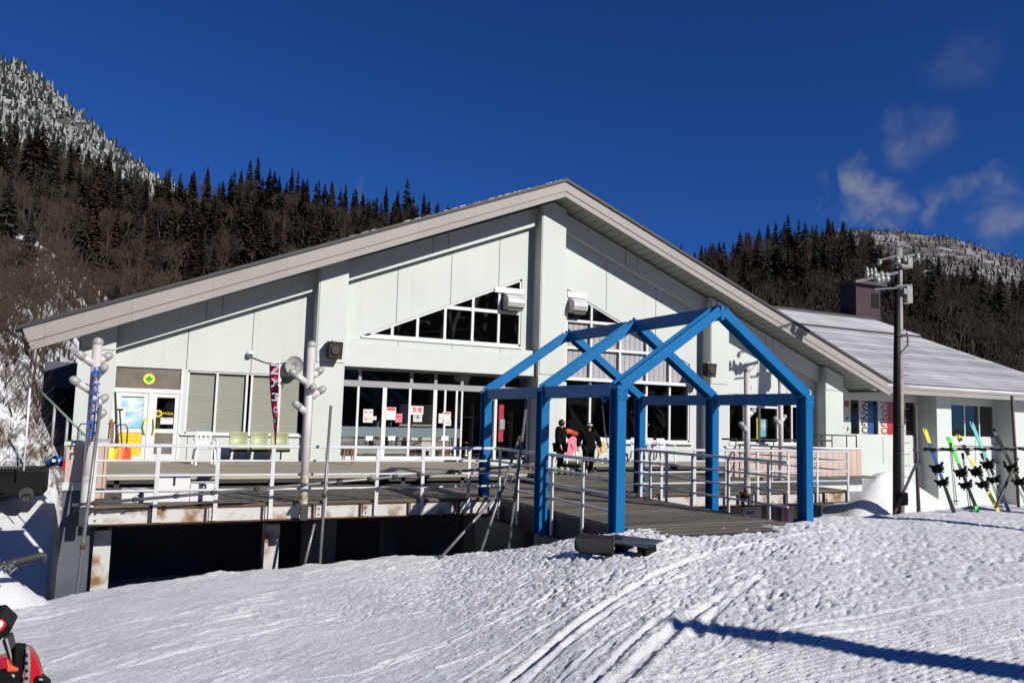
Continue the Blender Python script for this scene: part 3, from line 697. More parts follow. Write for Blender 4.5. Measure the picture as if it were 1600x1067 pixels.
# right bay: tall window with lavender curtains above, shop glass below
def ztr(x): return 6.5-(x-14.35)*(6.5-4.02)/(20.05-14.35)
xs = [(x, .95, ztr(x)) for x in (15.45, 16.75, 18.0, 19.1)]
w = window(H_R1, xs, [(5.35, 14.4, 16.95), (4.35, 14.4, 19.2), (2.70, 16.75, 18.0), (3.2, 14.4, 20.0)], WY+.03, fw=.08)
b = MB(); b.prism([(14.4, 3.24), (20.0, 3.24), (20.0, ztr(20)-.05), (16.9, 5.33), (14.4, 5.33)], WY+.17, WY+.19); b.build('curtain', M_CURT, w)
MB().box(14.3, 20.2, WY-.10, WY+.02, 3.14, 3.26).build('sill', M_WHITE, w); MB().box(14.3, 20.15, WY-.12, WY+.02, .86, .95).build('sill', M_WHITE, w)
b = MB()
for x, z0, z1, y in ((17.3, 1.0, 1.9, 26.2), (17.75, 1.0, 1.9, 26.2), (19.1, 1.0, 1.6, 26.4), (19.6, 1.0, 1.65, 26.4), (14.9, 1.0, 1.7, 27)): b.box(x-.04, x+.04, y, y+.05, z0, z1)
b.box(17.3, 17.75, 26.2, 26.25, 1.85, 1.92); b.box(19.1, 19.6, 26.4, 26.45, 1.55, 1.62)
b.build('chair_frame', M_WOOD, w)
w = window(H_R2, [(22.9, .95, 2.95), (23.75, .95, 2.95), (24.75, .95, 2.95), (25.55, .95, 2.95)], [(2.45, 22.9, 24.75), (2.55, 25.5, 26.3)], WY+.03, fw=.07)
MB().box(22.0, 26.45, WY-.1, WY+.02, .86, .95).build('sill', M_WHITE, w)
b = MB(); b.box(24.0, 24.12, 25.3, 25.34, 1.1, 2.0, 0); b.box(24.12, 24.6, 25.3, 25.34, 1.2, 1.95, 1); b.build('display_board', [M_YELLOW, M_POSTB], w)
w = window(H_W1, [(30.15, 1.37, 3), (31.4, 1.37, 3), (32.7, 1.37, 3)], [], 25.23, fw=.05)
w = window(H_W2, [(37.6, 1.37, 3), (38.75, 1.37, 3)], [], 25.23, gl=M_DGLASS, fw=.06)
MB().box(-2.3, 2.0, 28, 33, -3.2, 3.05).build('annex_wall', M_SLATE, lodge); MB().box(-1.85, -1.35, 25.6, 27.0, 1.5, 2.2).build('dark_hatch', M_BLACK, lodge)  # annex wall coloured dark to carry the shade under the roof end
MB().box(LX0+.05, 10.9, WY-.06, WY-.004, -3.2, -.09).build('under_deck_dark', M_SLATE, lodge)  # dark sheet standing in for the deep shade beneath the deck

# things fixed to the walls or standing in the windows
def poster(name, x0, x1, z0, z1, y, base, label, cat, group=None):
    o = thing(name, ((x0+x1)/2, y, z0), label, cat, group); MB().box(x0, x1, y-.006, y, z0, z1).build('sheet', base, o); return o
for x0, ink, lab in ((30.25, M_BLUEB, 'white banner with blue NANGO lettering hung in the wing window'), (31.55, M_RED, 'white banner with red NANGO lettering hung in the wing window')):
    o = poster('banner', x0, x0+.98, 1.42, 2.97, 25.4, M_PAPER, lab, 'banner', 'banners in the wing window')
    MB().box(x0+.62, x0+.98, 25.388, 25.393, 1.42, 2.97).build('edge_stripe', ink, o)
    text('NANGO', .62, o, M_INK if ink is M_BLUEB else M_RED, (x0+.40, 25.391, 2.2), (0, 0, -1), (1, 0, 0), 1.5, squash=1.1)
o = poster('banner', 29.1, 29.75, 1.42, 2.97, 25.4, M_PAPER, 'pale poster with a red mark at its top, leftmost in the wing window', 'poster', 'banners in the wing window')
b = MB(); b.prism([(29.3, 2.65), (29.6, 2.62), (29.65, 2.9), (29.35, 2.92)], 25.388, 25.393, 0); b.prism([(29.15, 1.5), (29.3, 1.75), (29.22, 1.8)], 25.388, 25.393, 1); b.prism([(29.45, 2.05), (29.6, 2.1), (29.58, 2.18), (29.43, 2.12)], 25.388, 25.393, 1); b.prism([(29.5, 1.48), (29.62, 1.7), (29.5, 1.72)], 25.388, 25.393, 1)
b.build('print', [M_RED, M_INK], o)
o = poster('banner', 33.0, 33.45, 1.42, 2.97, 25.4, M_PAPER, 'narrow poster with an orange panel and a blue splash behind the utility pole', 'poster', 'banners in the wing window')
b = MB(); b.box(33.05, 33.42, 25.388, 25.393, 2.2, 2.6, 0); b.prism([(33.05, 1.85), (33.2, 1.8), (33.4, 1.9), (33.38, 2.1), (33.15, 2.08)], 25.388, 25.393, 1); b.build('print', [M_WOOD, M_BLUEB], o)
YP = WY+.078
def notice(px0, py0, px1, py1, label, red, base=M_PAPER, txt=None, ts=.12, y=YP):
    a, c = at(px0, py0, Y=y), at(px1, py1, Y=y)
    o = poster('notice', a.x, c.x, c.z, a.z, y, base, label, 'notice', 'paper notices on the glass doors')
    if txt:
        for s, fz, mt in txt: text(s, ts, o, mt, ((a.x+c.x)/2, y-.008, c.z+(a.z-c.z)*fz), width=(c.x-a.x)*.8, depth=.002)
    if red:
        MB().box(a.x+.02, c.x-.02, y-.009, y-.007, a.z-(a.z-c.z)*red, a.z-.02).build('heading', M_RED, o)
    return o
notice(568, 639, 582, 660, 'white notice with a small red ring and red strokes, leftmost on the glass doors', 0, txt=[('O', .78, M_RED), ('出口', .25, M_RED)])
notice(583, 650, 588, 656, 'tiny white square sticker with a red top beside the leftmost notice', .4)
notice(604, 636, 618, 656, 'white notice with a broad red heading on the second glass door', .25)
notice(618, 646, 628, 660, 'pink notice hanging right of the red-headed one on the second glass door', 0, M_PINKS, [('禁止', .62, M_RED)])
notice(642, 634, 661, 648, 'white sheet with two large red characters on the third glass door', 0, txt=[('禁煙', .5, M_RED)], ts=.2)
notice(646, 648.4, 659, 659, 'plain white sheet with black lines hung below the two red characters', 0, txt=[('お願い', .65, M_INK), ('— —', .3, M_INK)])
notice(685.5, 646, 691.5, 661, 'narrow white sheet with tiny print on the fourth glass door', 0, txt=[('= =', .5, M_INK)])
notice(692, 643, 704, 655, 'white notice with red heading on the fourth glass door', .3)
notice(694, 655.4, 704.5, 665, 'white sheet with black characters at the bottom of the fourth glass door', 0, txt=[('入口', .5, M_INK)])
for px in (577, 612, 695): notice(px-5.5, 681, px+5.5, 688, 'small blank white label below the blue-grey film band', 0)
# first-aid doors: signs and boards
def sign(name, label, cat, loc): return thing(name, loc, label, cat)
def cross(b, x, z, a, t, y, mi): b.box(x-a, x+a, y-.004, y, z-t, z+t, mi); b.box(x-t, x+t, y-.0042, y+.0001, z-a, z+a, mi)
c = at(233, 592, Y=WY+.04); o = sign('first_aid_sign', 'round lime sign with a green cross above the double doors', 'sign', c)
MB().disc((c.x, c.z), .155, WY+.03, WY+.045, 24).build('disc', M_LIME, o); b = MB(); cross(b, c.x, c.z, .085, .032, WY+.028, 0); b.build('cross', M_SIGNG, o)
c = at(247.5, 646, Y=WY+.04); o = sign('first_aid_sign', 'yellow cross disc with yellow PATROL lettering on the dark door glass', 'sign', c)
MB().disc((c.x, c.z), .105, WY+.03, WY+.042, 24).build('disc', M_YELLOW, o); b = MB(); cross(b, c.x, c.z, .065, .022, WY+.028, 0); b.build('cross', M_INK, o)
text('PATROL', .10, o, M_YELLOW, (c.x+.26, WY+.03, c.z+.0), width=.28, depth=.002)
o = poster('notice', c.x+.07, c.x+.40, c.z-.30, c.z-.11, WY+.04, M_PAPER, 'white paper notice under the yellow PATROL lettering', 'notice')
for k, s in enumerate(('お知らせ', '— — —', '— —')): text(s, .045, o, M_INK, (c.x+.235, WY+.032, c.z-.145-.055*k), width=.2, depth=.001)
o = poster('poster', -.10, .48, 1.13, 1.99, WY+.04, M_POSTB, 'large pale blue trail map poster on the left first-aid door', 'poster')
b = MB(); b.prism([(-.10, 1.55), (.1, 1.6), (.3, 1.58), (.48, 1.7), (.48, 1.74), (.3, 1.62), (.1, 1.64), (-.1, 1.59)], WY+.028, WY+.033, 0); b.prism([(.0, 1.3), (.1, 1.42), (.2, 1.33), (.1, 1.28)], WY+.028, WY+.033, 0); b.box(-.09, .02, WY+.026, WY+.033, 1.38, 1.70, 0); b.prism([(.15, 1.9), (.2, 1.97), (.24, 1.9), (.2, 1.93)], WY+.028, WY+.033, 0)
b.build('print', M_PAPER, o)
o = poster('notice_board', -.09, .47, .35, .99, WY+.018, M_YELLOW, 'bright yellow board with black writing low on the left first-aid door', 'board')
for k, s in enumerate(('— ——— —', '—— — —', '— — —— —', '—— ———', '— —— —')): text(s, .07, o, M_INK, (.19, WY+.009, .90-.115*k), width=.40, depth=.001)
# loudspeakers, lamp hoods, dish, small camera
def speaker(px, py, lab):
    c = at(px, py, Y=CY-.3); o = thing('wall_speaker', (c.x, CY, c.z), lab, 'speaker', 'black speakers on the pillars')
    b = MB(); b.add([(c.x-.21, CY-.06, c.z+.30), (c.x+.21, CY-.06, c.z+.30), (c.x+.21, CY-.06, c.z-.18), (c.x-.21, CY-.06, c.z-.18), (c.x-.23, CY-.42, c.z+.27), (c.x+.23, CY-.42, c.z+.27), (c.x+.22, CY-.36, c.z-.26), (c.x-.22, CY-.36, c.z-.26)],
                    [(0, 1, 2, 3), (7, 6, 5, 4), (0, 4, 5, 1), (1, 5, 6, 2), (2, 6, 7, 3), (3, 7, 4, 0)]); b.build('housing', M_BLACK, o, .015)
    b = MB(); b.add([(c.x-.19, CY-.425, c.z+.22), (c.x+.19, CY-.425, c.z+.22), (c.x+.18, CY-.372, c.z-.22), (c.x-.18, CY-.372, c.z-.22)], [(3, 2, 1, 0)]); b.build('grille', M_BOOT, o)
    b = MB(); b.tube([(c.x, CY-.405, c.z), (c.x, CY-.43, c.z)], [.15, .11], 18); b.tube([(c.x, CY-.43, c.z), (c.x, CY-.44, c.z)], [.05, .03], 12); b.build('cone', M_RDARK, o)
    b = MB(); b.box(c.x-.04, c.x+.04, CY-.2, CY, c.z+.28, c.z+.34); b.box(c.x-.06, c.x+.06, CY-.06, CY, c.z-.05, c.z+.05); b.build('bracket', M_STEELW, o)
speaker(523, 548, 'black box speaker on the pillar left of the main entrance'); speaker(1110, 579, 'black box speaker on the pillar seen through the blue arch')
def hood(x0, x1, zb, lab):
    o = thing('vent_hood', ((x0+x1)/2, WY, zb), lab, 'vent hood', 'curved vent hoods in the gable windows')
    b = MB(); prof = [(0, .0), (-.28, .0), (-.40, .08), (-.46, .22), (-.44, .36), (-.34, .47), (-.16, .54), (0, .55)]
    n = len(prof); b.add([(x0, WY+.05+p[0], zb+p[1]) for p in prof]+[(x1, WY+.05+p[0], zb+p[1]) for p in prof], [tuple(range(n)), tuple(reversed(range(n, 2*n)))]+[(i, i+n, (i+1) % n+n, (i+1) % n) for i in range(n)])
    b.build('cowl', M_STEELW, o, .02); MB().box(x0+.05, x1-.05, WY-.3, WY-.02, zb-.05, zb-.004).build('opening', M_DARK, o)
    MB().box(x0-.35 if x0 < 13 else x0-.05, x1+.15, WY-.02, WY+.03, zb+.58, zb+.78).build('back_plate', M_WHITE, o)
hood(11.75, 12.42, 5.52, 'rounded pale metal vent hood at the right end of the dark triangular window'); hood(14.42, 15.02, 5.62, 'rounded pale metal vent hood at the top of the curtained window')
c = at(461, 571, Y=WY-.35); o = thing('satellite_dish', (c.x, WY, c.z), 'round white satellite dish on the wall beside the red flag', 'dish')
b = MB(); ring = []
N = 24
for i, (r_, dy) in enumerate(((.02, .07), (.15, .05), (.27, 0), (.275, -.01))):
    ring.append([(c.x+r_*math.cos(2*math.pi*k/N), c.y+dy+.1, c.z+r_*1.08*math.sin(2*math.pi*k/N)) for k in range(N)])
vs = [p for r_ in ring for p in r_]; fs = [(i*N+k, i*N+(k+1) % N, (i+1)*N+(k+1) % N, (i+1)*N+k) for i in range(3) for k in range(N)]+[tuple(range(N))]
b.add(vs, fs, 0, True); b.build('reflector', M_LAMP, o); b = MB(); b.tube([(c.x, c.y+.1, c.z-.2), (c.x, c.y-.15, c.z-.3), (c.x+.01, c.y-.25, c.z-.12)], .015, 6); b.box(c.x-.03, c.x+.04, c.y-.3, c.y-.2, c.z-.15, c.z-.05); b.build('feed_arm', M_LAMP, o)
b = MB(); b.tube([(c.x, c.y+.16, c.z), (c.x, WY-.05, c.z-.05), (c.x, WY-.02, c.z-.4)], .02, 6); b.build('mast', M_PIPE, o)
c = at(391, 553, Y=WY-.1); o = thing('dome_camera', (c.x, WY, c.z), 'small white dome camera with a trailing cable high on the left wall', 'camera')
MB().ball((c.x, c.y, c.z), .10, 14, 8).build('housing', M_CHAIR, o); MB().box(c.x-.05, c.x+.07, c.y-.105, c.y-.07, c.z-.05, c.z-.01).build('lens_slot', M_BLACK, o)
d2 = at(455, 563, Y=WY-.03); b = MB(); b.tube([(c.x+.03, WY-.03, c.z-.08), (c.x+.5, WY-.02, c.z-.24), (c.x+1.0, WY-.02, c.z-.22), (d2.x, WY-.03, d2.z)], .012, 5); b.build('cable', M_INK, o)
# ---------------------------------------------------------------- deck, bridge, railings
DY = 15.6
deck = thing('deck', (6, 20, 0), 'wide grey boarded deck on steel posts along the front of the lodge', 'deck')
b = MB(); b.box(-.45, 18.1, DY, 24.75, -.07, 0); b.box(18.1, 24.2, 19.6, 24.75, -.07, -.002); b.build('floor', M_DECK, deck)
b = MB()
def edge(x0, x1, y, seglen, side=1):
    x = x0; rg = random.Random(int(x0*10))
    b.box(x0, x1, y-.02, y+.02, -.31, -.055, 0); b.box(x0, x1, y-.07, y+.02, -.33, -.31, 1); b.box(x0, x1, y-.06, y-.02, -.055, -.03, 1)
    while x < x1-.2:
        b.box(x, x+.02, y-.08, y-.02, -.31, -.055, 1); b.box(x+.06, x+.20, y-.05, y-.02, -.30, -.07, 0)
        for zz in (-.13, -.24): b.box(x+.10, x+.13, y-.06, y-.05, zz-.015, zz+.015, 1)
        x += seglen*rg.uniform(.9, 1.1)
edge(-.45, 7.3, DY-.02, 1.02); edge(11.0, 18.1, DY-.02, 1.5)
b.build('edge_beam', [M_RUSTYW, M_RUST], deck)
b = MB()
for x in (1.2, 4.0, 6.8, 11.5, 14.5, 17.6): b.box(x-.08, x+.08, DY+.1, 24.5, -.38, -.075)
for y in (16.6, 19.5, 22.5): b.box(-.3, 18, y-.08, y+.08, -.5, -.381)
b.build('joist', M_RDARK, deck)
for x, y, r_ in ((-.20, 16.35, 1), (2.78, 16.35, 1), (5.6, 17.6, 0), (4.2, 19.5, 0), (7.1, 18.2, 0), (8.4, 19.6, 0), (11.4, 16.5, 1), (14.4, 16.5, 1), (17.7, 16.4, 0)):
    b = MB(); b.box(x-.14, x+.14, y-.02, y+.02, -3.3, -.5); b.box(x-.14, x+.14, y-.16, y-.13, -3.3, -.5); b.box(x-.14, x+.14, y+.13, y+.16, -3.3, -.5)
    b.build('support_column', M_RUSTYW if r_ else M_SLATE, deck)
br = thing('footbridge', (9.1, 13, 0), 'short boarded footbridge from the snow to the deck under the blue arch', 'bridge')
MB().box(7.42, 10.78, 9.9, DY-.01, -.07, .004).build('floor', M_DECK, br)
b = MB(); b.box(7.36, 7.42, 10.3, DY, -.45, -.02); b.box(10.78, 10.84, 10.3, DY, -.40, -.02); b.box(7.30, 7.42, 10.3, DY, -.47, -.45); b.box(9, 9.12, 10.3, DY, -.4, -.075); b.build('side_beam', M_RDARK, br)
for nm, x0, x1, y0, y1, lab in (('platform', -.3, 10.3, 18.9, 24.2, 'low weathered timber platform in front of the left rooms and glass doors'), ('platform', 13.95, 26.8, 22.4, 24.2, 'low timber platform with white chairs under the curtained window')):
    o = thing(nm, ((x0+x1)/2, y0, 0), lab, 'platform')
    MB().box(x0, x1, y0, 24.75, .17, .25).build('boards', M_PLAT, o)
    b = MB(); b.box(x0, x1, y0+.03, y0+.08, .08, .17)
    x = x0+.2
    while x < x1: b.box(x, x+.1, y0+.03, y0+.13, .0, .17); x += 1.6
    b.build('leg', M_RDARK, o)
def railing(label, path, posts, zbot=-.30, rails=(1.06, .79, .53, .26), ztop=1.06, group='white steel railings of the deck and bridge', mt=None):
    """path: corners of the run; posts: (corner index, fraction) spots"""
    P = [Vector(p) for p in path]; o = thing('railing', (P[0].x, P[0].y, 0), label, 'railing', group)
    for i, fr in posts:
        p = P[i].lerp(P[i+1], fr); d = (P[i+1]-P[i]).normalized(); zb = zbot
        MB().bar((p.x, p.y, zb), (p.x, p.y, ztop-.03), .035, .075, 0, (d.x, d.y, 0)).build('post', mt or M_RAIL, o, .006, 1)
    for k, z in enumerate(rails):
        b = MB()
        for a, c in zip(P[:-1], P[1:]):
            w_ = .055 if k == 0 else .038
            b.bar((a.x, a.y, z), (c.x, c.y, z), w_, w_*1.05, 0, (0, 0, 1))
        b.build('rail', mt or M_RAIL, o, .008, 1)
    return o
L = 7.28+.42
railing('long white railing along the deck front, left of the footbridge', [(-.42, DY-.09, 0), (7.28, DY-.09, 0)], [(0, (x+.42)/L) for x in (-.40, .60, 1.61, 2.60, 3.62, 4.65, 5.62, 6.66)])
railing('white railing on the left side of the footbridge', [(7.28, DY-.09, 0), (7.28, 10.75, 0)], [(0, (DY-.09-y)/(DY-.09-10.75)) for y in (15.3, 14.42, 12.99, 11.9, 10.86)], -.42)
railing('white railing on the right side of the footbridge', [(10.92, DY-.09, 0), (10.92, 10.72, 0)], [(0, (DY-.09-y)/(DY-.09-10.72)) for y in (15.3, 14.9, 14.3, 13.4, 12.3, 11.2)], -.30)
railing('white railing along the deck front, right of the footbridge', [(11.0, DY-.09, 0), (18.06, DY-.09, 0)], [(0, (x-11.0)/7.06) for x in (11.1, 11.7, 12.7, 13.7, 14.75, 15.81, 16.86, 18.03)])
railing('white railing down the right end of the deck', [(18.08, DY-.05, 0), (18.08, 19.9, 0)], [(0, .33), (0, .66), (0, .98)])
f_ = thing('cladding_fence', (20.8, 20, 0), 'low pink boarded fence with a white cap behind the right deck railing', 'fence')
MB().box(17.7, 23.95, 20.0, 20.08, -.05, .93).build('boards', M_PINK, f_); MB().box(17.65, 24.0, 19.97, 20.11, .93, 1.0).build('cap', M_WHITE, f_)
MB().box(17.7, 23.95, 19.99, 20.09, -.55, -.06).build('base', M_WALL, f_)
p = [at(px, py, Y=20.3) for px, py in ((1128, 690), (1262, 690), (1300, 685), (1338, 685))]
o = thing('handrail', (22, 20.3, .9), 'thin dark pipe handrail above the pink boarded fence', 'handrail')
b = MB(); b.tube([(p[0].x, 20.3, 1.22), (p[2].x, 20.3, 1.22)], .03, 6); b.tube([(p[2].x-1.2, 20.3, 1.42), (p[3].x, 20.3, 1.42), (p[3].x, 20.3, .95)], .025, 6)
b.build('rail', M_RDARK, o); b = MB()
for x in (p[0].x+.6, p[1].x-1.6, p[1].x, p[2].x-.5, p[2].x, p[3].x-.5): b.tube([(x, 20.3, .95), (x, 20.3, 1.4 if x > p[2].x-1.2 else 1.22)], .022, 6)
b.tube([(p[2].x-1.1, 20.3, .97), (p[2].x-.5, 20.3, 1.40)], .02, 6); b.build('upright', M_RDARK, o)
# pink clad wall end with slate base at the deck's left end
o = thing('end_wall', (-.6, 15.9, 0), 'short wall end with pink cladding over a slate grey base at the left of the deck', 'wall')
MB().box(-.86, -.40, 15.8, 16.6, .40, 1.04).build('cladding', M_PINK, o); MB().box(-.88, -.38, 15.78, 16.62, .26, .40).build('band', M_WALL, o)
MB().box(-.86, -.40, 15.81, 16.6, -3.3, .26).build('base', M_SLATE, o); MB().box(-.9, -.36, 15.76, 16.64, 1.04, 1.10).build('cap', M_WALL, o)
o = thing('end_wall', (-.2, 19, 0), 'low pink clad parapet behind the left lamp pole', 'wall'); MB().box(-.46, -.24, 16.9, 18.7, 0, .99).build('cladding', M_PINK, o); MB().box(-.48, -.22, 16.88, 18.72, .99, 1.05).build('cap', M_WALL, o)
o = thing('stair_rail', (-.6, 17.5, 1), 'pair of hooped red and blue tube handles behind the left lamp pole', 'handrail')
M_HOOP = mat('plum_tube', (.10, .02, .06), .5)
for x in (-.68, -.02):
    b = MB(); b.tube([(x-.10, 17.4, .9), (x-.10, 17.4, 1.30), (x-.06, 17.4, 1.38), (x+.06, 17.4, 1.38), (x+.10, 17.4, 1.30), (x+.10, 17.4, .9)], .014, 6); b.build('hoop', M_HOOP, o)
o = thing('stair_rail', (-1.2, 21, 1), 'green and white pipe handrail sloping down past the snowy bank', 'handrail')
p0, p1 = at(66, 614, Y=20.2), at(133, 680, Y=19.6); b = MB(); b.tube([p0, p1], .028, 6); b.build('rail', mat('green_pipe', (.16, .25, .17), .5), o)
b = MB()
for k in (.3, .6, .9): q = p0.lerp(p1, k); b.tube([q, (q.x, q.y, q.z-.9)], .03, 6)
b.build('post', M_LAMP, o)

# ---------------------------------------------------------------- the blue gabled arch
arch = thing('gable_arch', (9.28, 13.2, 0), 'bright blue steel arch of three linked gable frames over the footbridge', 'arch')
def hsec(b, a, c, w, d, t=.022, up=(0, 1, 0)):
    """rolled H section: two flanges facing `up`, one web"""
    a, c = Vector(a), Vector(c); tt = (c-a).normalized(); u = Vector(up); u = (u-tt*u.dot(tt)).normalized()
    for s in (-1, 1): b.bar(a+u*(s*(d/2-t/2)), c+u*(s*(d/2-t/2)), w, t, 0, up)
    b.bar(a, c, .018, d-2*t, 0, up)
AXL, AXR, AXM, EZ, RZ = 7.20, 11.34, 9.28, 2.28, 3.70
for i, y in enumerate((10.72, 13.28, 15.92)):
    for x, zb in ((AXL, -.45), (AXR, -.45)):
        b = MB(); hsec(b, (x, y, zb), (x, y, EZ-.03), .17, .24); b.bar((x, y, EZ-.03), (x, y, EZ+.03), .19, .25)
        b.build('post', M_BLUE, arch, .004, 1)
    for x, s in ((AXL, 1), (AXR, -1)):
        b = MB(); hsec(b, (x, y, EZ+.02), (AXM-s*.045, y, RZ), .17, .24)
        b.build('rafter', M_BLUE, arch, .004, 1)
    for x, s in ((AXL, 1), (AXR, -1)):
        b = MB(); b.prism([(x-.10, EZ-.20), (x+.10, EZ-.20), (x+.10, EZ+.02), (x-.10, EZ+.02)], y-.136, y-.122)
        for dx in (-.06, .06):
            for dz in (-.15, -.05): b.disc((x+dx, EZ+dz), .014, y-.150, y-.136, 6)
        b.build('bolt_plate', M_BLUE, arch)
    b = MB(); b.box(AXM-.04, AXM+.04, y-.125, y+.125, RZ-.16, RZ+.10); b.box(AXM-.02, AXM+.02, y-.03, y+.03, RZ+.1, RZ+.15); b.build('apex_plate', M_BLUE, arch, .004, 1)
for y0, y1 in ((10.85, 13.15), (13.41, 15.79)):
    for x in (AXL, AXR): 
        b = MB(); hsec(b, (x, y0, EZ-.05), (x, y1, EZ-.05), .22, .13, up=(1, 0, 0)); b.build('eave_beam', M_BLUE, arch, .004, 1)
    b = MB(); hsec(b, (AXM, y0, RZ-.03), (AXM, y1, RZ-.03), .22, .13, up=(1, 0, 0)); b.build('ridge_beam', M_BLUE, arch, .004, 1)
q = at(963, 619, Y=11.2); o = thing('floodlight', (q.x, q.y, q.z), 'small blue lamp head with a hanging cable on the near left arch post', 'lamp')
b = MB(); b.tube([(AXL-.02, 10.95, 2.1), (AXL-.07, 10.98, 2.1), (AXL-.12, 11.0, 2.06)], [.02, .04, .05], 10); b.build('head', M_BLUE, o); b = MB(); b.tube([(AXL-.12, 11.0, 2.0), (AXL-.10, 10.95, 1.6), (AXL-.06, 10.9, 1.3)], .008, 5); b.build('cable', M_PAPER, o)

# ---------------------------------------------------------------- branching white lamp poles
def lamp_pole(x, y, z0, h, stubs, lab, rusty=True):
    o = thing('branching_lamp_pole', (x, y, z0), lab, 'lamp pole', 'white branching lamp poles on the deck')
    b = MB(); b.tube([(x, y, z0+.02), (x, y, z0+h-.08)], .078, 16); b.build('pole', M_TREEPOLE, o)
    b = MB(); b.ball((x, y, z0+h-.06), .092, 14, 8); b.build('lamp_cap', M_LAMP, o)
    b = MB(); b.tube([(x, y, z0), (x, y, z0+.55)], [.084, .0795], 16, cap=False); b.build('rusty_foot', M_RUSTYW, o)
    b = MB(); b.box(x-.15, x+.15, y-.15, y+.15, z0-.03, z0+.015); b.bar((x, y-.12, z0-.28), (x, y-.12, z0-.03), .14, .06); b.build('base_plate', M_RDARK, o)
    for ax, ay, z, ln in stubs:
        d = Vector((ax, ay, .62)).normalized(); p = Vector((x, y, z0+z)); q = p+d*ln
        b = MB(); b.tube([p, q], .066, 14); st = b.build('branch', M_TREEPOLE, o)
        b = MB(); b.tube([q-d*.10, q, q+d*.05, q+d*.075], [.071, .071, .056, .02], 14); b.build('lamp_cap', M_LAMP, st)
    return o
lamp_pole(-.50, 15.48, -.02, 2.92, [(-.9, -.2, 2.45, .33), (.5, -.8, 2.25, .3), (.8, .4, 2.5, .25), (-.95, -.1, 1.98, .38), (.7, .4, 1.75, .25), (.7, .3, 1.5, .22)], 'white branching lamp pole at the far left end of the deck, behind the blue banner')
lamp_pole(3.19, 15.42, -.03, 3.12, [(.8, .25, 2.42, .28), (-.9, -.1, 2.28, .42), (.15, -.95, 2.12, .22), (.85, .1, 2.02, .33), (-.85, -.3, 1.72, .33)], 'white branching lamp pole between the red flag and the main entrance')
lamp_pole(14.36, 15.48, -.03, 3.2, [(.7, .5, 2.55, .3), (-.9, -.1, 2.22, .42), (.9, .1, 1.95, .3), (-.85, -.3, 1.55, .36)], 'white branching lamp pole on the deck edge behind the right half of the blue arch')
lamp_pole(19.05, 19.0, -.02, 3.25, [(.6, .5, 2.55, .3), (-.9, 0, 2.35, .42), (-.9, -.2, 1.75, .36), (.8, .2, 1.85, .3)], 'white branching lamp pole farther back, in front of the right windows')

# ---------------------------------------------------------------- scaffold pipes leaning on the deck front
def pipe(label, a, c, clamps=(), r=.0285, group='grey scaffold pipes along the deck front'):
    a, c = Vector(a), Vector(c); o = thing('scaffold_pipe', a, label, 'pipe', group)
    MB().tube([a, c], r, 10).build('tube', M_PIPE, o)
    for k, rusty in clamps:
        q = a.lerp(c, k); d = (c-a).normalized(); b = MB()
        b.tube([q-d*.035, q+d*.035], r*1.5, 10); b.box(q.x-.02, q.x+.02, q.y-.07, q.y-.03, q.z-.02, q.z+.02)
        if not rusty: b.tube([q+Vector((.02, -.04, -.03)), q+Vector((.06, -.05, .02)), q+Vector((.04, -.05, .08)), q+Vector((0, -.04, .06))], .007, 5)
        b.build('clamp', M_RUST if rusty else M_RDARK, o)
    return o
pipe('long grey scaffold pipe slung almost level along the deck front railing', at(113, 789, Y=15.25), at(820, 727, Y=15.0), [(.04, 1), (.112, 0), (.19, 0), (.262, 0), (.35, 0), (.45, 0), (.53, 0), (.60, 0), (.66, 0), (.72, 0), (.80, 0), (.90, 0), (.985, 1)])
pipe('leaning grey scaffold pipe in front of the blue banner', at(119, 936, Y=14.7), at(157, 633, Y=15.15), [(.26, 1)])
pipe('upright grey scaffold pipe right of the second lamp pole', at(499, 892, Y=14.7), at(517, 634, Y=15.3), [(.44, 1)])
pipe('dim leaning scaffold brace in the shade beneath the deck', at(474, 890, Y=15.2), at(501, 778, Y=16.0), [])
pipe('near upright scaffold pipe tallest of the three beside the footbridge', at(794, 862, Y=13.3), at(823, 628, Y=14.6), [(.34, 1), (.70, 1)])
pipe('grey scaffold brace slanting widest across the hollow beside the footbridge', at(684, 876, Y=13.2), at(816, 730, Y=14.6), [])
pipe('grey scaffold brace behind the tallest pipe beside the footbridge', at(750, 866, Y=13.6), at(812, 682, Y=14.9), [(.97, 1)])

# ---------------------------------------------------------------- banners
def banner(name, lab, px0, top, rows, Y, ink, word, tilt, size):
    o = thing(name, at(px0, top, Y=Y), lab, 'banner flag')
    b = MB(); n = len(rows); vs = []
    for i, (xl, xr, py) in enumerate(rows):
        l_, r_ = at(xl, py, Y=Y), at(xr, py, Y=Y); m = (l_+r_)/2; m.y -= .06+.02*math.sin(i*1.7)
        vs += [l_, m, r_]
    for i in range(n-1):
        for k in range(2): b.add([vs[3*i+k], vs[3*i+k+1], vs[3*i+k+4], vs[3*i+k+3]], [(3, 2, 1, 0)], 0, True)
    c_ = b.build('cloth', ink, o); m_ = c_.modifiers.new('thickness', 'SOLIDIFY'); m_.thickness = .006
    return o
rows = [(421, 436, 569), (421, 436, 590), (422, 435.5, 612), (424, 434.5, 635), (427, 434, 655), (428.5, 433, 675), (429, 431, 694)]
o = banner('banner_flag', 'narrow red banner with white slanted lettering hanging before the blinds', 428, 569, rows, 15.9, M_BRED, '', 0, 0)
for ch_, py, s_ in (('N', 577, .30), ('A', 598, .26), ('M', 620, .23), ('O', 640, .16), ('X', 657, .11)):
    q = at(429.5 if py < 630 else 430.5, py, Y=15.80); text(ch_, s_, o, M_BWHITE, q, (0, 0, -1), (1, 0, 0), squash=.8 if s_ > .2 else .7)
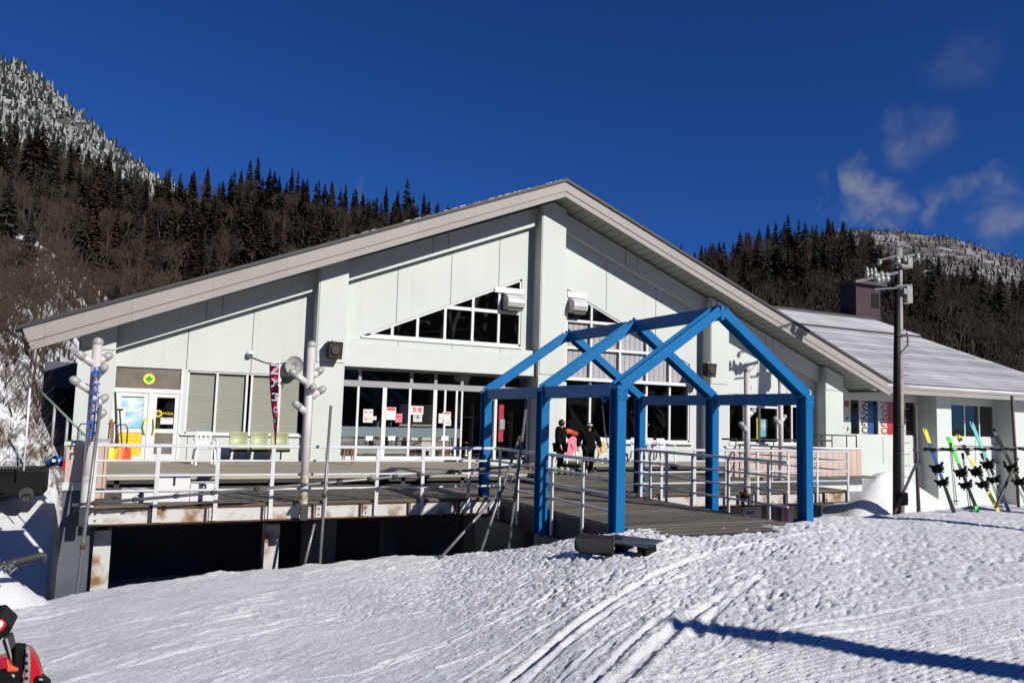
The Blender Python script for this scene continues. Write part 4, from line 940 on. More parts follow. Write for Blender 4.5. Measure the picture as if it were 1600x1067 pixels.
b = MB(); q0, q1 = at(437, 566, Y=15.9), at(430, 705, Y=15.9); b.tube([q1, q0], .013, 6); b.tube([at(419, 569, Y=15.9), q0], .010, 6); b.build('pole', M_CHAIR, o)
rows = [(146, 155, 573), (145.5, 154.5, 595), (143.5, 152.5, 615), (141, 150.5, 640), (138.5, 148.5, 660), (138, 148, 680), (140, 146, 690)]
o = banner('banner_flag', 'narrow white banner with blue bars of lettering hanging on the far left lamp pole', 150, 573, rows, 15.3, M_BWHITE, '', 0, 0)
for ch_, py, px, s_ in (('B', 583, 150, .25), ('I', 600, 149, .24), ('I', 613, 148, .24), ('T', 626, 147, .25), ('T', 643, 146, .26), ('E', 663, 143.5, .28), ('L', 679, 142.5, .26)):
    q = at(px, py, Y=15.21); text(ch_, s_, o, M_BLUEB, q, (0, 0, -1), (1, 0, 0), squash=.75, depth=.006)
b = MB(); q = [at(x, y, Y=15.28) for x, y in ((146, 573), (155, 572), (155, 586), (146, 592))]; b.add(q+[p_+Vector((0, .01, 0)) for p_ in q], [(0, 3, 2, 1), (4, 5, 6, 7)]); b.build('top_patch', M_BLUEB, o)

a, c = at(780, 630, Y=25.5), at(786, 690, Y=25.5); o = thing('banner_flag', a, 'red banner with a grey patch hanging inside the open dark doorway', 'banner flag')
b = MB(); b.box(a.x, c.x, 25.5, 25.52, c.z, a.z); b.build('cloth', M_BRED, o); b = MB(); m = a.lerp(c, .55); b.box(a.x+.03, c.x+.03, 25.47, 25.5, m.z-.18, m.z+.18); b.build('patch', M_GREYF, o)
a, c = at(846.5, 617, Y=13.55), at(843, 704, Y=13.55); o = thing('furled_flag', a, 'furled white flag with black ties hanging beside the middle left arch post', 'flag')
b = MB(); n = 9; b.tube([a.lerp(c, k/n)+Vector((.012*math.sin(k*2.1), 0, 0)) for k in range(n+1)], [.03+.022*abs(math.sin(k*1.7+.4)) for k in range(n+1)], 9); b.build('cloth', M_PAPER, o)
b = MB()
for k in (.06, .30, .58, .86): q = a.lerp(c, k); b.tube([q-Vector((0, 0, .02)), q+Vector((0, 0, .02))], .05, 8)
b.build('tie', M_INK, o)
# ---------------------------------------------------------------- seats, podium and small things on the deck
def plastic_chair():
    """garden chair, built at the origin facing -Y"""
    o = thing('plastic_chair', (0, 0, 0), '', 'chair', 'white plastic chairs on the platforms')
    b = MB(); n = 7
    def pt(u, v): return Vector(((u-.5)*(.46-.05*v), .20+.05*v+.05*(1-(2*u-1)**2), .43+.44*v))
    for i in range(n):                                       # back with slots
        u0, u1 = i/n, (i+1)/n
        if i in (2, 4): u0 += .03; u1 -= .03
        b.add([pt(u0, 0), pt(u1, 0), pt(u1, .42), pt(u0, .42)], [(0, 1, 2, 3)]); b.add([pt(u0, .74), pt(u1, .74), pt(u1, 1), pt(u0, 1)], [(0, 1, 2, 3)])
        if i % 2 == 0: b.add([pt(u0, .42), pt(u1, .42), pt(u1, .74), pt(u0, .74)], [(0, 1, 2, 3)])
    k = b.build('backrest', M_CHAIR, o); m = k.modifiers.new('t', 'SOLIDIFY'); m.thickness = .018
    MB().add([(-.22, -.22, .41), (.22, -.22, .41), (.23, .22, .40), (-.23, .22, .40), (-.22, -.24, .44), (.22, -.24, .44), (.23, .23, .43), (-.23, .23, .43)], [(3, 2, 1, 0), (4, 5, 6, 7), (0, 1, 5, 4), (1, 2, 6, 5), (2, 3, 7, 6), (3, 0, 4, 7)]).build('seat', M_CHAIR, o, .012)
    for sx in (-1, 1):
        b = MB(); b.bar((sx*.25, -.24, 0), (sx*.22, -.20, .42), .05, .035); b.build('leg', M_CHAIR, o)
        b = MB(); b.bar((sx*.25, .27, 0), (sx*.22, .21, .44), .05, .035); b.build('leg', M_CHAIR, o)
        b = MB(); b.tube([(sx*.25, -.22, .40), (sx*.27, -.22, .62), (sx*.27, -.12, .66), (sx*.27, .1, .66), (sx*.235, .235, .70)], [.02, .024, .026, .024, .02], 6); b.build('armrest', M_CHAIR, o)
    return o
ch0 = plastic_chair(); first = True
for px, py, Y, rz, lab in ((318, 729, 22.6, .1, 'single white plastic chair standing left of the three green seats'), (886, 722, 23.2, .25, 'white plastic chair with the pink foam board leaning on it'),
                           (948, 722, 23.1, -.25, 'white plastic chair behind the person with the yellow foam board'), (1000, 722, 23.3, .3, 'white plastic chair just right of the near left arch post'),
                           (1018, 722, 23.6, -.1, 'middle white plastic chair of the row right of the arch post'), (1040, 722, 23.2, .2, 'rightmost white plastic chair under the curtained window')):
    p = at(px, py, Y=Y); o = ch0 if first else copy_tree(ch0); first = False
    o.location = (p.x, Y, .25); o.rotation_euler = (0, 0, rz); o['label'] = lab
o = thing('seat_row', (3.6, 23.6, .25), 'row of three joined pale green seats on a dark beam under the blinds', 'bench')
for i in range(3):
    x = 3.02+i*.58; Y = 23.9
    b = MB(); pr_ = [(-.36, .42), (-.30, .38), (-.05, .39), (.04, .44), (.10, .60), (.15, .80), (.13, .83)]
    vs = []
    for u in (-.24, -.2, 0, .2, .24):
        for y_, z_ in pr_: vs.append((x+u, Y+y_+(.02 if abs(u) < .22 else -.02), .25+z_-(.02 if abs(u) > .22 else 0)))
    m = len(pr_); b.add(vs, [(i_*m+j, (i_+1)*m+j, (i_+1)*m+j+1, i_*m+j+1) for i_ in range(4) for j in range(m-1)], 0, True)
    k = b.build('seat', M_GREENS, o); q = k.modifiers.new('t', 'SOLIDIFY'); q.thickness = .025
b = MB(); b.box(2.75, 4.45, 23.78, 23.84, .53, .59)
for x in (3.0, 4.2): b.bar((x, 23.8, .56), (x-.05, 23.55, .25), .04, .04); b.bar((x, 23.8, .56), (x+.05, 24.1, .25), .04, .04)
b.build('beam', M_BLACK, o)
o = thing('podium', (.85, 16.2, 0), 'white winners podium of three steps with black numbers', 'podium')
for x0, x1, h, n_ in ((.05, .64, .22, '3'), (.64, 1.20, .50, '1'), (1.20, 1.68, .33, '2')):
    MB().box(x0+.004, x1-.004, 16.0, 16.55, 0, h).build('step', M_WHITE, o, .008)
    text(n_, .27 if n_ != '1' else .30, o, M_INK, ((x0+x1)/2, 15.990, h-.10), depth=.003)
def stool(x, y, z, h, lab):
    o = thing('wooden_stool', (x, y, z), lab, 'stool', 'small orange wooden stools'); b = MB()
    b.box(x-.16, x+.16, y-.14, y+.14, z+h-.03, z+h); b.build('seat', M_WOOD, o)
    for sx in (-1, 1):
        for sy in (-1, 1): MB().bar((x+sx*.14, y+sy*.12, z), (x+sx*.13, y+sy*.11, z+h-.03), .035, .035).build('leg', M_WOOD, o)
    b = MB(); b.box(x-.13, x+.13, y-.135, y-.105, z+.08, z+.12); b.build('stretcher', M_WOOD, o)
p = at(543, 727, Y=22.5); stool(p.x, 22.5, .25, .48, 'orange wooden stool beside the pillar left of the glass doors')
p = at(832, 735, Y=20.5); stool(p.x, 20.5, 0, .42, 'orange wooden stool on the deck before the open dark doorway')
# shovels, skis and poles leaning beside the first-aid doors
def leaning(name, px, py0, py1, dx, r, mt, lab, cat, blade=None, grip=None):
    a, c = at(px, py1, Y=24.0), at(px+dx, py0, Y=24.2); o = thing(name, a, lab, cat, 'snow tools leaning left of the first-aid doors')
    MB().tube([a, c], r, 8).build('shaft', mt, o)
    if blade:
        b = MB(); x, z = a.x, .27
        b.add([(x-.17, 23.78, z), (x+.19, 23.78, z), (x+.16, 23.95, z+.36), (x-.13, 23.95, z+.36), (x, 23.86, z+.02), (x+.02, 24.0, z+.34)], [(0, 4, 5, 3), (4, 1, 2, 5)], 0, False)
        k = b.build('blade', blade, o); m = k.modifiers.new('t', 'SOLIDIFY'); m.thickness = .02
    if grip: MB().tube([c-Vector((.09, 0, 0)), c+Vector((.09, 0, 0))], .025, 8).build('grip', grip, o)
leaning('shovel', 192, 640, 722, -5, .02, M_INK, 'orange snow shovel standing before the yellow board', 'shovel', M_ORANGE, M_INK)
leaning('shovel', 176, 660, 724, 1, .02, M_PIPE, 'yellow snow shovel left of the orange one', 'shovel', M_YELLOW, M_YELLOW)
leaning('rake', 183, 612, 720, -3, .028, M_INK, 'tall dark pole leaning between the shovels and the door frame', 'pole'); leaning('rake', 187, 625, 718, -6, .018, M_PIPE, 'tall grey pole leaning behind the orange shovel', 'pole')
leaning('rake', 173, 655, 722, 1.5, .03, M_WOOD, 'short wooden pole leaning against the left pillar', 'pole')
# foam sledges, rolled mat
def sledge(px, py, Y, rx, rz, mt, lab, txt):
    p = at(px, py, Y=Y); o = thing('foam_board', p, lab, 'foam board'); b = MB()
    b.disc((p.x, p.z), .01, Y, Y+.01, 4)
    b = MB(); N = 22; poly = []
    for k in range(N):
        a = 2*math.pi*k/N; x, z = rx*math.cos(a), rz*math.sin(a)*(1 if math.sin(a) > 0 else 1.15)
        if math.sin(a) < 0: x *= 1-.35*abs(math.sin(a))
        t_ = -.35; poly.append((p.x+x*math.cos(t_)+z*math.sin(-t_), p.z-x*math.sin(-t_)+z*math.cos(t_)))
    b.prism(poly, Y, Y+.045); b.build('board', mt, o, .01)
    if txt: text(txt, .11, o, M_INK, (p.x+.02, Y-.006, p.z-.02), (.55, 0, -.8), (.8, 0, .55))
sledge(893, 697, 22.6, .21, .34, M_PINKS, 'pink foam sledge board with black scribbled writing leaning on a white chair', 'Yen~')
sledge(941, 699, 22.5, .19, .22, M_SAND, 'sand yellow foam board leaning on the chair behind the walking person', None)
p = at(890, 735, Y=21.4); o = thing('rolled_mat', p, 'dark striped rolled mat lying on the deck between the two people', 'mat')
b = MB(); a = Vector((p.x-.55, 21.6, .13)); c = Vector((p.x+.5, 21.2, .09)); q = c-a
for i in range(12):
    b.tube([a+q*(i/12), a+q*((i+.5)/12), a+q*((i+1)/12)], [.115, .13, .115], 10, i % 2, cap=(i in (0, 11)))
b.build('roll', [M_RDARK, M_BLIND], o)
# coral box and items inside the shop window
p = at(893, 676, Y=24.75); o = thing('coral_bag', p, 'coral red bag on the sill inside the shop window', 'bag'); b = MB(); b.tube([(p.x-.35, 25.05, p.z), (p.x, 25.0, p.z+.05), (p.x+.4, 25.05, p.z-.05)], [.05, .11, .08], 10); b.build('cloth', M_ORANGE, o)
# posters and cabinet in the light under the right deck
o = thing('cabinet', (15, 16.9, -1.6), 'beige cabinet standing under the right deck edge', 'cabinet'); a, c = at(1207, 786, Y=16.9), at(1222, 820, Y=16.9)
MB().box(a.x, c.x, 16.9, 17.5, -3, -.52).build('body', M_CONC, o); MB().box(a.x+.03, c.x-.03, 16.88, 16.9, -2.4, -.56).build('door', M_BLIND, o)
def upost(px0, px1, Y, lab, prints):
    a, c = at(px0, 786, Y=Y), at(px1, 820, Y=Y); o = thing('display_panel', (a.x, Y, -1), lab, 'panel', 'panels under the right deck'); MB().box(a.x, c.x, Y, Y+.05, -1.9, -.5).build('sheet', M_PAPER, o)
    b = MB()
    for x0, x1, z0, z1, mi in prints:
        w = c.x-a.x; b.box(a.x+w*x0, a.x+w*x1, Y-.008, Y, -.55-z1, -.55-z0, mi)
    b.build('print', [M_INK, M_YELLOW, M_SKIB, M_PINKS], o)
upost(1165, 1190, 16.7, 'white panel with slanting black marks under the right deck', [(.1, .5, .12, .16, 0), (.05, .4, .3, .34, 0), (.1, .55, .45, .5, 0), (.2, .6, .62, .68, 0)])
upost(1223, 1262, 16.7, 'white poster with yellow, blue and pink patches under the right deck', [(.02, .2, .05, .5, 3), (.45, .6, 0, .35, 1), (.42, .62, .35, .6, 2), (.75, .85, .1, .18, 0), (.75, .9, .4, .6, 3)])
a, c = at(1112, 790, Y=17.2), at(1164, 812, Y=17.2); o = thing('display_panel', (a.x, 17.2, -1), 'plain white board under the right deck beside the arch post', 'panel', 'panels under the right deck'); MB().box(a.x, c.x, 17.2, 17.25, -2, -.52).build('sheet', M_WHITE, o)

# ---------------------------------------------------------------- utility pole
up = thing('utility_pole', (25.85, 20, -1.8), 'tall concrete utility pole with insulators in front of the right wing', 'utility pole')
b = MB(); b.tube([(25.85, 20, -2.2), (26.12, 20, 8.55)], [.205, .135], 18); b.build('pole', M_POLE, up)
b = MB(); b.tube([(25.66, 19.93, -2.0), (25.80, 19.93, 3.4), (25.98, 19.95, 7.9)], [.15, .13, .09], 10); b.build('cable_duct', M_BLACK, up)
b = MB()
for k in range(16): z = -.9+k*.42; x = 25.9+.025*(z+1); b.tube([(x+.12, 19.9, z), (x+.34, 19.82, z)], .012, 5)
b.build('step_bolt', M_RDARK, up)
def arm(pa, pb, y=19.85, w=.09): 
    a, c = at(*pa, Y=y), at(*pb, Y=y); b = MB(); b.bar(a, c, w, w); return b.build('crossarm', M_PIPE, up)
arm((1372, 407), (1400, 400), w=.05); arm((1336, 440), (1402, 426)); arm((1366, 452), (1402, 450), w=.05); arm((1400, 404), (1428, 398)); arm((1400, 418), (1424, 414), w=.07); arm((1400, 447), (1424, 446))
def ins(px, py, w, h, y=19.8, mt=M_PORC, nm='insulator'):
    c = at(px, py, Y=y); b = MB(); b.tube([(c.x, y, c.z-h/2), (c.x, y, c.z-h*.1), (c.x, y, c.z), (c.x, y, c.z+h*.1), (c.x, y, c.z+h/2)], [w*.6, w, w*.55, w*.9, w*.45], 10); b.build(nm, mt, up)
for px, py, w, h in ((1354.5, 426, .09, .42), (1361, 425.5, .08, .3), (1367, 427.5, .10, .42), (1371, 435, .12, .40), (1377, 433, .15, .42), (1385, 433.5, .15, .36), (1374, 409.5, .10, .2), (1433, 400.5, .12, .24), (1402, 407, .14, .3), (1413, 405, .10, .22)): ins(px, py, w, h)
for x0, y0, x1, y1 in ((1419, 401, 1427, 419), (1409, 412, 1420, 418), (1417.5, 446, 1427, 474), (1413, 450, 1418, 460)):
    a, c = at(x0, y0, Y=19.7), at(x1, y1, Y=19.7); b = MB(); b.box(a.x, c.x, 19.7, 20.0, c.z, a.z); b.build('switch_box', M_PORC, up, .03)
b = MB(); a = at(1404, 524, Y=19.85); b.box(a.x-.1, a.x+.45, 19.8, 19.9, a.z-.03, a.z+.05); a2 = at(1418, 540, Y=19.85); b.tube([(a.x+.45, 19.85, a.z+.15), (a2.x+.02, 19.85, a.z-.1), (a2.x, 19.85, a2.z), (a.x, 19.85, a2.z-.35)], .03, 6); b.build('bracket', M_RDARK, up)
b = MB()
for s_, e_ in (((1402, 426), (1389, 441)), ((1388, 443), (1392, 452)), ((1405, 402), (1376, 409))): b.tube([at(*s_, Y=19.85), at(*e_, Y=19.85)], .015, 5)
b.build('jumper_wire', M_INK, up)
# snow heaps
def heap(name, c, rx, ry, h, seed, lab, cat, zb):
    N = 44; t = np.linspace(0, 1, 22); a = np.linspace(0, 2*np.pi, N); T, A = np.meshgrid(t, a, indexing='ij')
    rad = 1+.13*vnoise(np.cos(A)*1.5+5, np.sin(A)*1.5+5, seed)
    x, y = c[0]+rx*T*rad*np.cos(A), c[1]+ry*T*rad*np.sin(A); z = zb+h*(1-T**1.25)**1.15*(1+.05*fbm(x*1.5, y*1.5, 3, seed))+.06*fbm(x*2, y*2, 3, seed+3)*(1-T)
    return tag(grid_obj(name, np.stack([x, y, z], -1), 22, N, M_SNOW), lab, cat)
heap('snow_pile', (27.6, 21.9), 4.4, 2.4, 2.25, 4, 'tall pointed heap of cleared snow behind the utility pole', 'snow heap', -2.2)
bank = heap('snow_bank', (-4.3, 23.2), 3.5, 2.6, 6.6, 6, 'snow bank with bare brush rising beside the left end of the lodge', 'snow bank', -1.0)
bank.data.materials.clear(); bank.data.materials.append(M_BRUSHY)
rg = random.Random(14); b = MB()
for k in range(420):
    a_ = rg.uniform(3.6, 6.3); t_ = rg.uniform(.1, .92)**.7; x, y = -4.3+3.5*t_*math.cos(a_), 23.2+2.6*t_*math.sin(a_); z = -1.0+6.6*(1-t_**1.25)**1.15
    for j in range(7):
        d_ = Vector((rg.uniform(-1.1, 1.1), rg.uniform(-.9, .4), 1)).normalized()*rg.uniform(.2, .9)*(1.5 if k % 9 == 0 else .7); s_ = Vector((.010, .006, 0)); p_ = Vector((x, y, z-.05)); q_ = p_+d_
        b.add([p_-s_, p_+s_, q_+s_*.3, q_-s_*.3], [(0, 1, 2, 3)], j % 2)
tag(b.build('brushwood', [M_TWIG, M_SCRUB]), kind='stuff')
heap('snow_pile', (-1.55, 13.9), .78, .9, .62, 8, 'bright low snow heap at the far left near the bent steel bar', 'snow heap', -1.32)
# ---------------------------------------------------------------- ski rack with skis
rack = thing('ski_rack', (16.9, 11.3, 0), 'grey pipe ski rack standing in the snow at the right', 'ski rack')
def T(ps, r, nm='frame_pipe', mt=M_RUST): b = MB(); b.tube(ps, r, 8); return b.build(nm, mt, rack)
RY = 11.45
M_RACK = mat('rack_steel', (.10, .075, .065), .6, .3, 8, metal=.3)
T([at(1435, 806, Y=RY), at(1430, 636, Y=RY)], .035, 'upright', M_RACK); T([at(1398, 800, Y=RY-.9), at(1432, 723, Y=RY)], .03, 'brace', M_RACK); T([at(1432, 724, Y=RY), at(1437, 806, Y=RY)], .03, 'brace', M_RACK)
T([at(1581, 618, Y=RY), at(1592, 800, Y=RY)], .035, 'upright', M_RACK); T([at(1556, 792, Y=RY-.9), at(1590, 716, Y=RY)], .03, 'brace', M_RACK)
T([at(1428, 703, Y=RY), at(1640, 699, Y=RY)], .032, 'crossbar', M_PIPE)
a = at(1409, 778, Y=RY-.6); MB().box(a.x-.12, a.x+.1, a.y-.08, a.y+.08, a.z-.14, a.z+.12).build('lock_box', M_BLACK, rack, .02)
for px in (1450, 1476, 1502, 1528, 1552, 1575, 1596):
    q = at(px, 702, Y=RY); b = MB(); b.bar((q.x-.17, RY-.06, q.z+.02), (q.x+.17, RY-.06, q.z-.02), .05, .06); b.tube([(q.x-.05, RY-.02, q.z), (q.x-.1, RY-.25, q.z+.03)], .018, 6); b.build('holder', M_BLACK, rack)
def ski_mesh(L, w, z0, z1, mi, b):
    """one ski along +Z with its top sheet towards -Y"""
    n = 22; vs = []
    for i in range(n+1):
        t = i/n; z = t*L; ww = w*(1-.28*math.sin(math.pi*min(1, t*1.05)))*(1 if t < .94 else max(.12, 1-((t-.94)/.06)**2*.9)); y = .03*max(0, (t-.90)/.10)**2
        vs += [(-ww/2, y, z), (ww/2, y, z), (ww/2, y+.014, z), (-ww/2, y+.014, z)]
    o = len(b.v); b.v += vs
    for i in range(n):
        t = (i+.5)/n; m = mi(t)
        for k in range(4): b.f.append((o+4*i+k, o+4*i+(k+1) % 4, o+4*i+4+(k+1) % 4, o+4*i+4+k)); b.m.append(m); b.sm.append(False)
    b.f.append((o, o+3, o+2, o+1)); b.m.append(1); b.sm.append(False)
def skis(pt, pb, lab, mats, mi, yb=11.0, yt=11.55, board=False, bind=((.36, .09), (.52, .12))):
    a, c = at(*pb, Y=yb), at(*pt, Y=yt); d = (c-a); L = d.length+.04; a = a-d.normalized()*.04
    z = d.normalized(); y = Vector((0, 1, 0)); y = (y-z*y.dot(z)).normalized(); x = y.cross(z); m = Matrix((x, y, z)).transposed().to_4x4(); m.translation = a
    o = thing('snowboard' if board else 'ski_pair', a, lab, 'snowboard' if board else 'skis', None if board else 'skis leaning on the rack'); o.matrix_basis = m
    for k, dy in enumerate((0, .032) if not board else (0,)):
        b = MB(); ski_mesh(L, .118 if not board else .27, 0, L, mi, b); me = b.mesh('deck' if board else 'ski', mats); s = bpy.data.objects.new('deck' if board else 'ski', me); col.objects.link(s); s.parent = o; s.location = (.028*k, dy if k == 0 else .03, -.02*k)
        if k == 1: s.rotation_euler = (0, 0, math.pi)
    for t, h in bind:
        b = MB(); zz = L*t; w = .085 if not board else .16
        b.box(-w/2, w/2, -.045, -.001, zz-h*.7, zz+h*.7); b.box(-w*.42, w*.42, -.10, -.045, zz-h*.5, zz+h*.4); b.box(-w*.62, w*.62, -.07, -.03, zz-.02, zz+.02); b.bar((0, -.06, zz+h*.3), (.02, -.13, zz+h*.9), .05, .03); b.bar((-w*.4, -.07, zz-h*.6), (-w*.7, -.12, zz-h*.9), .03, .03)
        me = b.mesh('binding', M_BLACK); s = bpy.data.objects.new('binding', me); col.objects.link(s); s.parent = o
        if not board:
            s2 = s.copy(); col.objects.link(s2); s2.parent = o; s2.rotation_euler = (0, 0, math.pi); s2.location = (0, .05, 0)
    return o
def zeb(t): return 1 if (t*26) % 2 < .8 else 0
skis((1444, 668), (1491, 800), 'skis with yellow and black striped tips over blue, leftmost on the rack', [M_SKIY, M_BLACK, M_SKIB], lambda t: 1 if t < .42 else (2 if t < .80 else (0 if (t*30) % 3 > .8 else 1)))
skis((1481, 681), (1528, 799), 'bright green tipped skis second from the left on the rack', [M_NEON, M_BLACK, M_GREYB], lambda t: 0 if t > .62 else (2 if t > .5 else (1 if t > .1 else 0)))
skis((1496, 678), (1561, 799), 'black skis with a yellow tip, white pattern and yellow tail', [M_SKIY, M_BLACK, M_PAPER], lambda t: 0 if t > .96 else ((1 if (t*22) % 2 < 1.1 else 2) if t > .66 else (0 if t > .58 or t < .26 else 1)))
skis((1517, 658), (1577, 799), 'wide skis with a teal upper half and pale grey tails', [M_TEAL, M_BLACK, M_LAMP], lambda t: 0 if t > .6 else (1 if t > .42 else 2))
skis((1551, 668), (1618, 799), 'all black skis rightmost on the rack', [M_BLACK, M_BLACK, M_RDARK], lambda t: 0 if (t*9) % 2 > .4 else 2)
def ski_poles(pt, pb, lab):
    a, c = at(*pb, Y=11.1), at(*pt, Y=11.5); o = thing('ski_poles', a, lab, 'ski poles', 'ski poles hung on the rack')
    for dx in (0, .07):
        e = Vector((dx, .02*dx, 0)); MB().tube([a+e, c+e*.6], .009, 6).build('shaft', M_PIPE, o)
        q = a.lerp(c, .07)+e; MB().tube([q, q+Vector((0, 0, .015))], [.045, .03], 10).build('basket', M_BLACK, o)
        q = a.lerp(c, .90)+e*.6; MB().tube([q, c+e*.6], [.014, .018], 8).build('grip', M_BLACK, o)
ski_poles((1484, 692), (1492, 790), 'thin ski poles hanging between the yellow tipped and green skis'); ski_poles((1503, 708), (1515, 800), 'thin ski poles between the green and the black and yellow skis'); ski_poles((1532, 708), (1565, 798), 'ski poles propped against the teal skis'); ski_poles((1567, 720), (1604, 790), 'ski poles leaning left of the all black skis')
# ---------------------------------------------------------------- snowboards lying by the bridge
o = thing('snowboard', (5.9, 9.4, 0), 'dark snowboard standing on edge with worn brown graphics by the footbridge', 'snowboard')
A, B = at(907, 852, Y=9.55), at(960, 870, Y=8.75); zg = min(gz(A.x, A.y), gz(B.x, B.y))
d = Vector((B.x-A.x, B.y-A.y, 0)); LB = d.length*1.04; d.normalize(); A.z = gz(A.x, A.y)-.03
def bslab(name, base, ux, uy, L, W, th, mt, parent):
    """rounded board outline: ux along, uy across"""
    n = 40; pts = []
    for k in range(n):
        a = 2*math.pi*k/n; ca, sa = math.cos(a), math.sin(a); e = .42
        pts.append((L/2*math.copysign(abs(ca)**e, ca), W/2*math.copysign(abs(sa)**.62, sa)*(1-.12*math.exp(-(2.2*ca)**2))))
    N = ux.cross(uy).normalized(); vs = [base+ux*p[0]+uy*p[1]+N*(.05*max(0, abs(p[0])/(L/2)-.78)/.22) for p in pts]; vs += [v+N*th for v in vs]
    b = MB(); b.add(vs, [tuple(reversed(range(n))), tuple(range(n, 2*n))]+[(i, (i+1) % n, n+(i+1) % n, n+i) for i in range(n)]); return b.build(name, mt, parent)
H_ = .31; tilt = Vector((.10, .22, 1)).normalized(); tilt = (tilt-d*tilt.dot(d)).normalized()
mid = Vector(((A.x+B.x)/2, (A.y+B.y)/2, (gz(A.x, A.y)+gz(B.x, B.y))/2+.13))
slope = Vector((B.x-A.x, B.y-A.y, gz(B.x, B.y)-gz(A.x, A.y))).normalized()
bslab('deck', mid, slope, tilt, LB+.10, H_, .012, M_SNB, o)
N_ = slope.cross(tilt); back = N_ if N_.y > 0 else -N_
for k in (-.25, .25):
    c = mid+slope*k+back*.03; b = MB(); b.bar(c-tilt*.1, c+tilt*.1, .14, .05, 0, tuple(back)); b.bar(c+tilt*.1, c+tilt*.12+back*.16, .12, .03, 0, tuple(tilt)); b.build('binding', M_BLACK, o)
o = thing('snowboard', (6.3, 8.8, 0), 'slate grey snowboard lying flat on its bindings beside the upright one', 'snowboard')
A, B = at(963, 862, Y=9.1), at(1030, 872, Y=8.35); A.z, B.z = gz(A.x, A.y), gz(B.x, B.y); sl = (B-A).normalized(); ac = Vector((.55, .83, .12)); ac = (ac-sl*ac.dot(sl)).normalized()
mid = (A+B)/2+Vector((.06, .12, .13)); bslab('deck', mid, sl, ac, (B-A).length+.12, .30, .014, M_GREYB, o)
for k in (-.22, .2):
    c = mid+sl*k-Vector((0, 0, .06)); b = MB(); b.bar(c-ac*.1, c+ac*.1, .16, .09, 0, (0, 0, 1)); b.bar(c-ac*.12, c-ac*.1-Vector((0, 0, .08)), .14, .03); b.build('binding', M_BLACK, o)
# ---------------------------------------------------------------- left edge: black trailer, bar, van front
M_RACKD = mat('dull_rim', (.03, .03, .032), .6)
o = thing('trailer', (-1.9, 20, -.8), 'low black box trailer with a small wheel at the left edge', 'trailer')
a, c = at(-60, 733, Y=19.9), at(71, 733, Y=19.9); zb = at(30, 775, Y=19.9).z; b = MB(); b.box(a.x, c.x, 19.9, 21.0, zb, a.z); b.build('body', M_BLACK, o, .05)
q = at(41, 772, Y=19.85); b = MB(); b.tube([(q.x, 19.82, q.z), (q.x, 19.98, q.z)], .14, 18); w_ = b.build('wheel', M_RDARK, o); b = MB()
for k in range(5): a_ = k*1.2566; b.bar((q.x, 19.81, q.z), (q.x+.09*math.cos(a_), 19.81, q.z+.09*math.sin(a_)), .025, .01)
b.build('rim', M_RACKD, w_)
o = thing('snow_blower', (-.9, 13.6, -.5), 'black bent steel bar with a cluster of clamps at the left edge', 'steel bar')
b = MB(); pts = [at(-30, 893, Y=13.2), at(20, 878, Y=13.2), at(60, 868, Y=13.2), at(69, 867, Y=13.2), at(70, 880, Y=13.2)]; b.tube(pts, [.05, .05, .05, .05, .02], 8); b.tube([at(-30, 899, Y=13.25), at(20, 884, Y=13.25), at(50, 878, Y=13.25)], .02, 6); b.build('bar', M_RDARK, o)
b = MB(); rg = random.Random(2)
for k in range(16):
    q = at(rg.uniform(-10, 22), rg.uniform(876, 892), Y=13.15); e = Vector((rg.uniform(-.05, .05), 0, rg.uniform(-.05, .05))); b.bar(q-e, q+e, .02, .02)
b.build('clamp', M_PIPE, o)
q = at(92, 722, Y=20.4); o = thing('snow_tube', q, 'blue padded snow tube with a red block beside it, left of the deck', 'snow tube')
b = MB(); b.tube([(q.x-.25, 20.4, q.z-.05), (q.x-.07, 20.4, q.z+.04), (q.x+.14, 20.4, q.z)], [.08, .12, .11], 12); b.build('body', M_SKIB, o); MB().box(q.x+.10, q.x+.26, 20.1, 20.3, q.z-.16, q.z+.1).build('pad', M_NRED, o); MB().box(q.x-.12, q.x+.02, 20.2, 20.22, q.z+.02, q.z+.08).build('mark', M_PAPER, o)
o = thing('wire_fence', (-2.2, 19.6, -.2), 'thin wire mesh fence on the snow at the far left', 'fence'); b = MB()
for px in range(-30, 34, 5): b.tube([at(px, 733, Y=19.6), at(px, 704, Y=19.6)], .008, 4)
for py in (705, 712, 720, 728): b.tube([at(-30, py, Y=19.6), at(31, py, Y=19.6)], .006, 4)
b.build('mesh', M_LAMP, o)
o = thing('marker_pole', at(38, 732, Y=19.5), 'thin white marker pole standing in the snow at the far left', 'pole'); b = MB(); b.tube([at(37, 735, Y=19.5), at(47, 606, Y=19.5)], .02, 6); b.build('shaft', M_CHAIR, o)
# ---------------------------------------------------------------- red snowmobile in the near left corner
sm = thing('snowmobile', (-.75, 2.9, 0), 'red and black snowmobile in the near left corner', 'snowmobile')
SY = 3.15
def loft_body(name, secs, mt, n=12):
    """rounded body through sections (x, y centre, z centre, half width, half height) along the machine"""
    b = MB(); vs = []
    for (cx, cy, cz, hw, hh) in secs:
        for k in range(n):
            a = 2*math.pi*k/n; ca, sa = math.cos(a), math.sin(a); vs.append((cx, cy+hw*math.copysign(abs(ca)**.7, ca), cz+hh*math.copysign(abs(sa)**.7, sa)))
    m = len(secs); b.add(vs, [(i*n+k, i*n+(k+1) % n, (i+1)*n+(k+1) % n, (i+1)*n+k) for i in range(m-1) for k in range(n)]+[tuple(reversed(range(n))), tuple((m-1)*n+k for k in range(n))], 0, True); return b.build(name, mt, sm)
q = [at(px, py, Y=SY) for px, py in ((0, 1048), (44, 1012), (62, 1040), (74, 1080))]
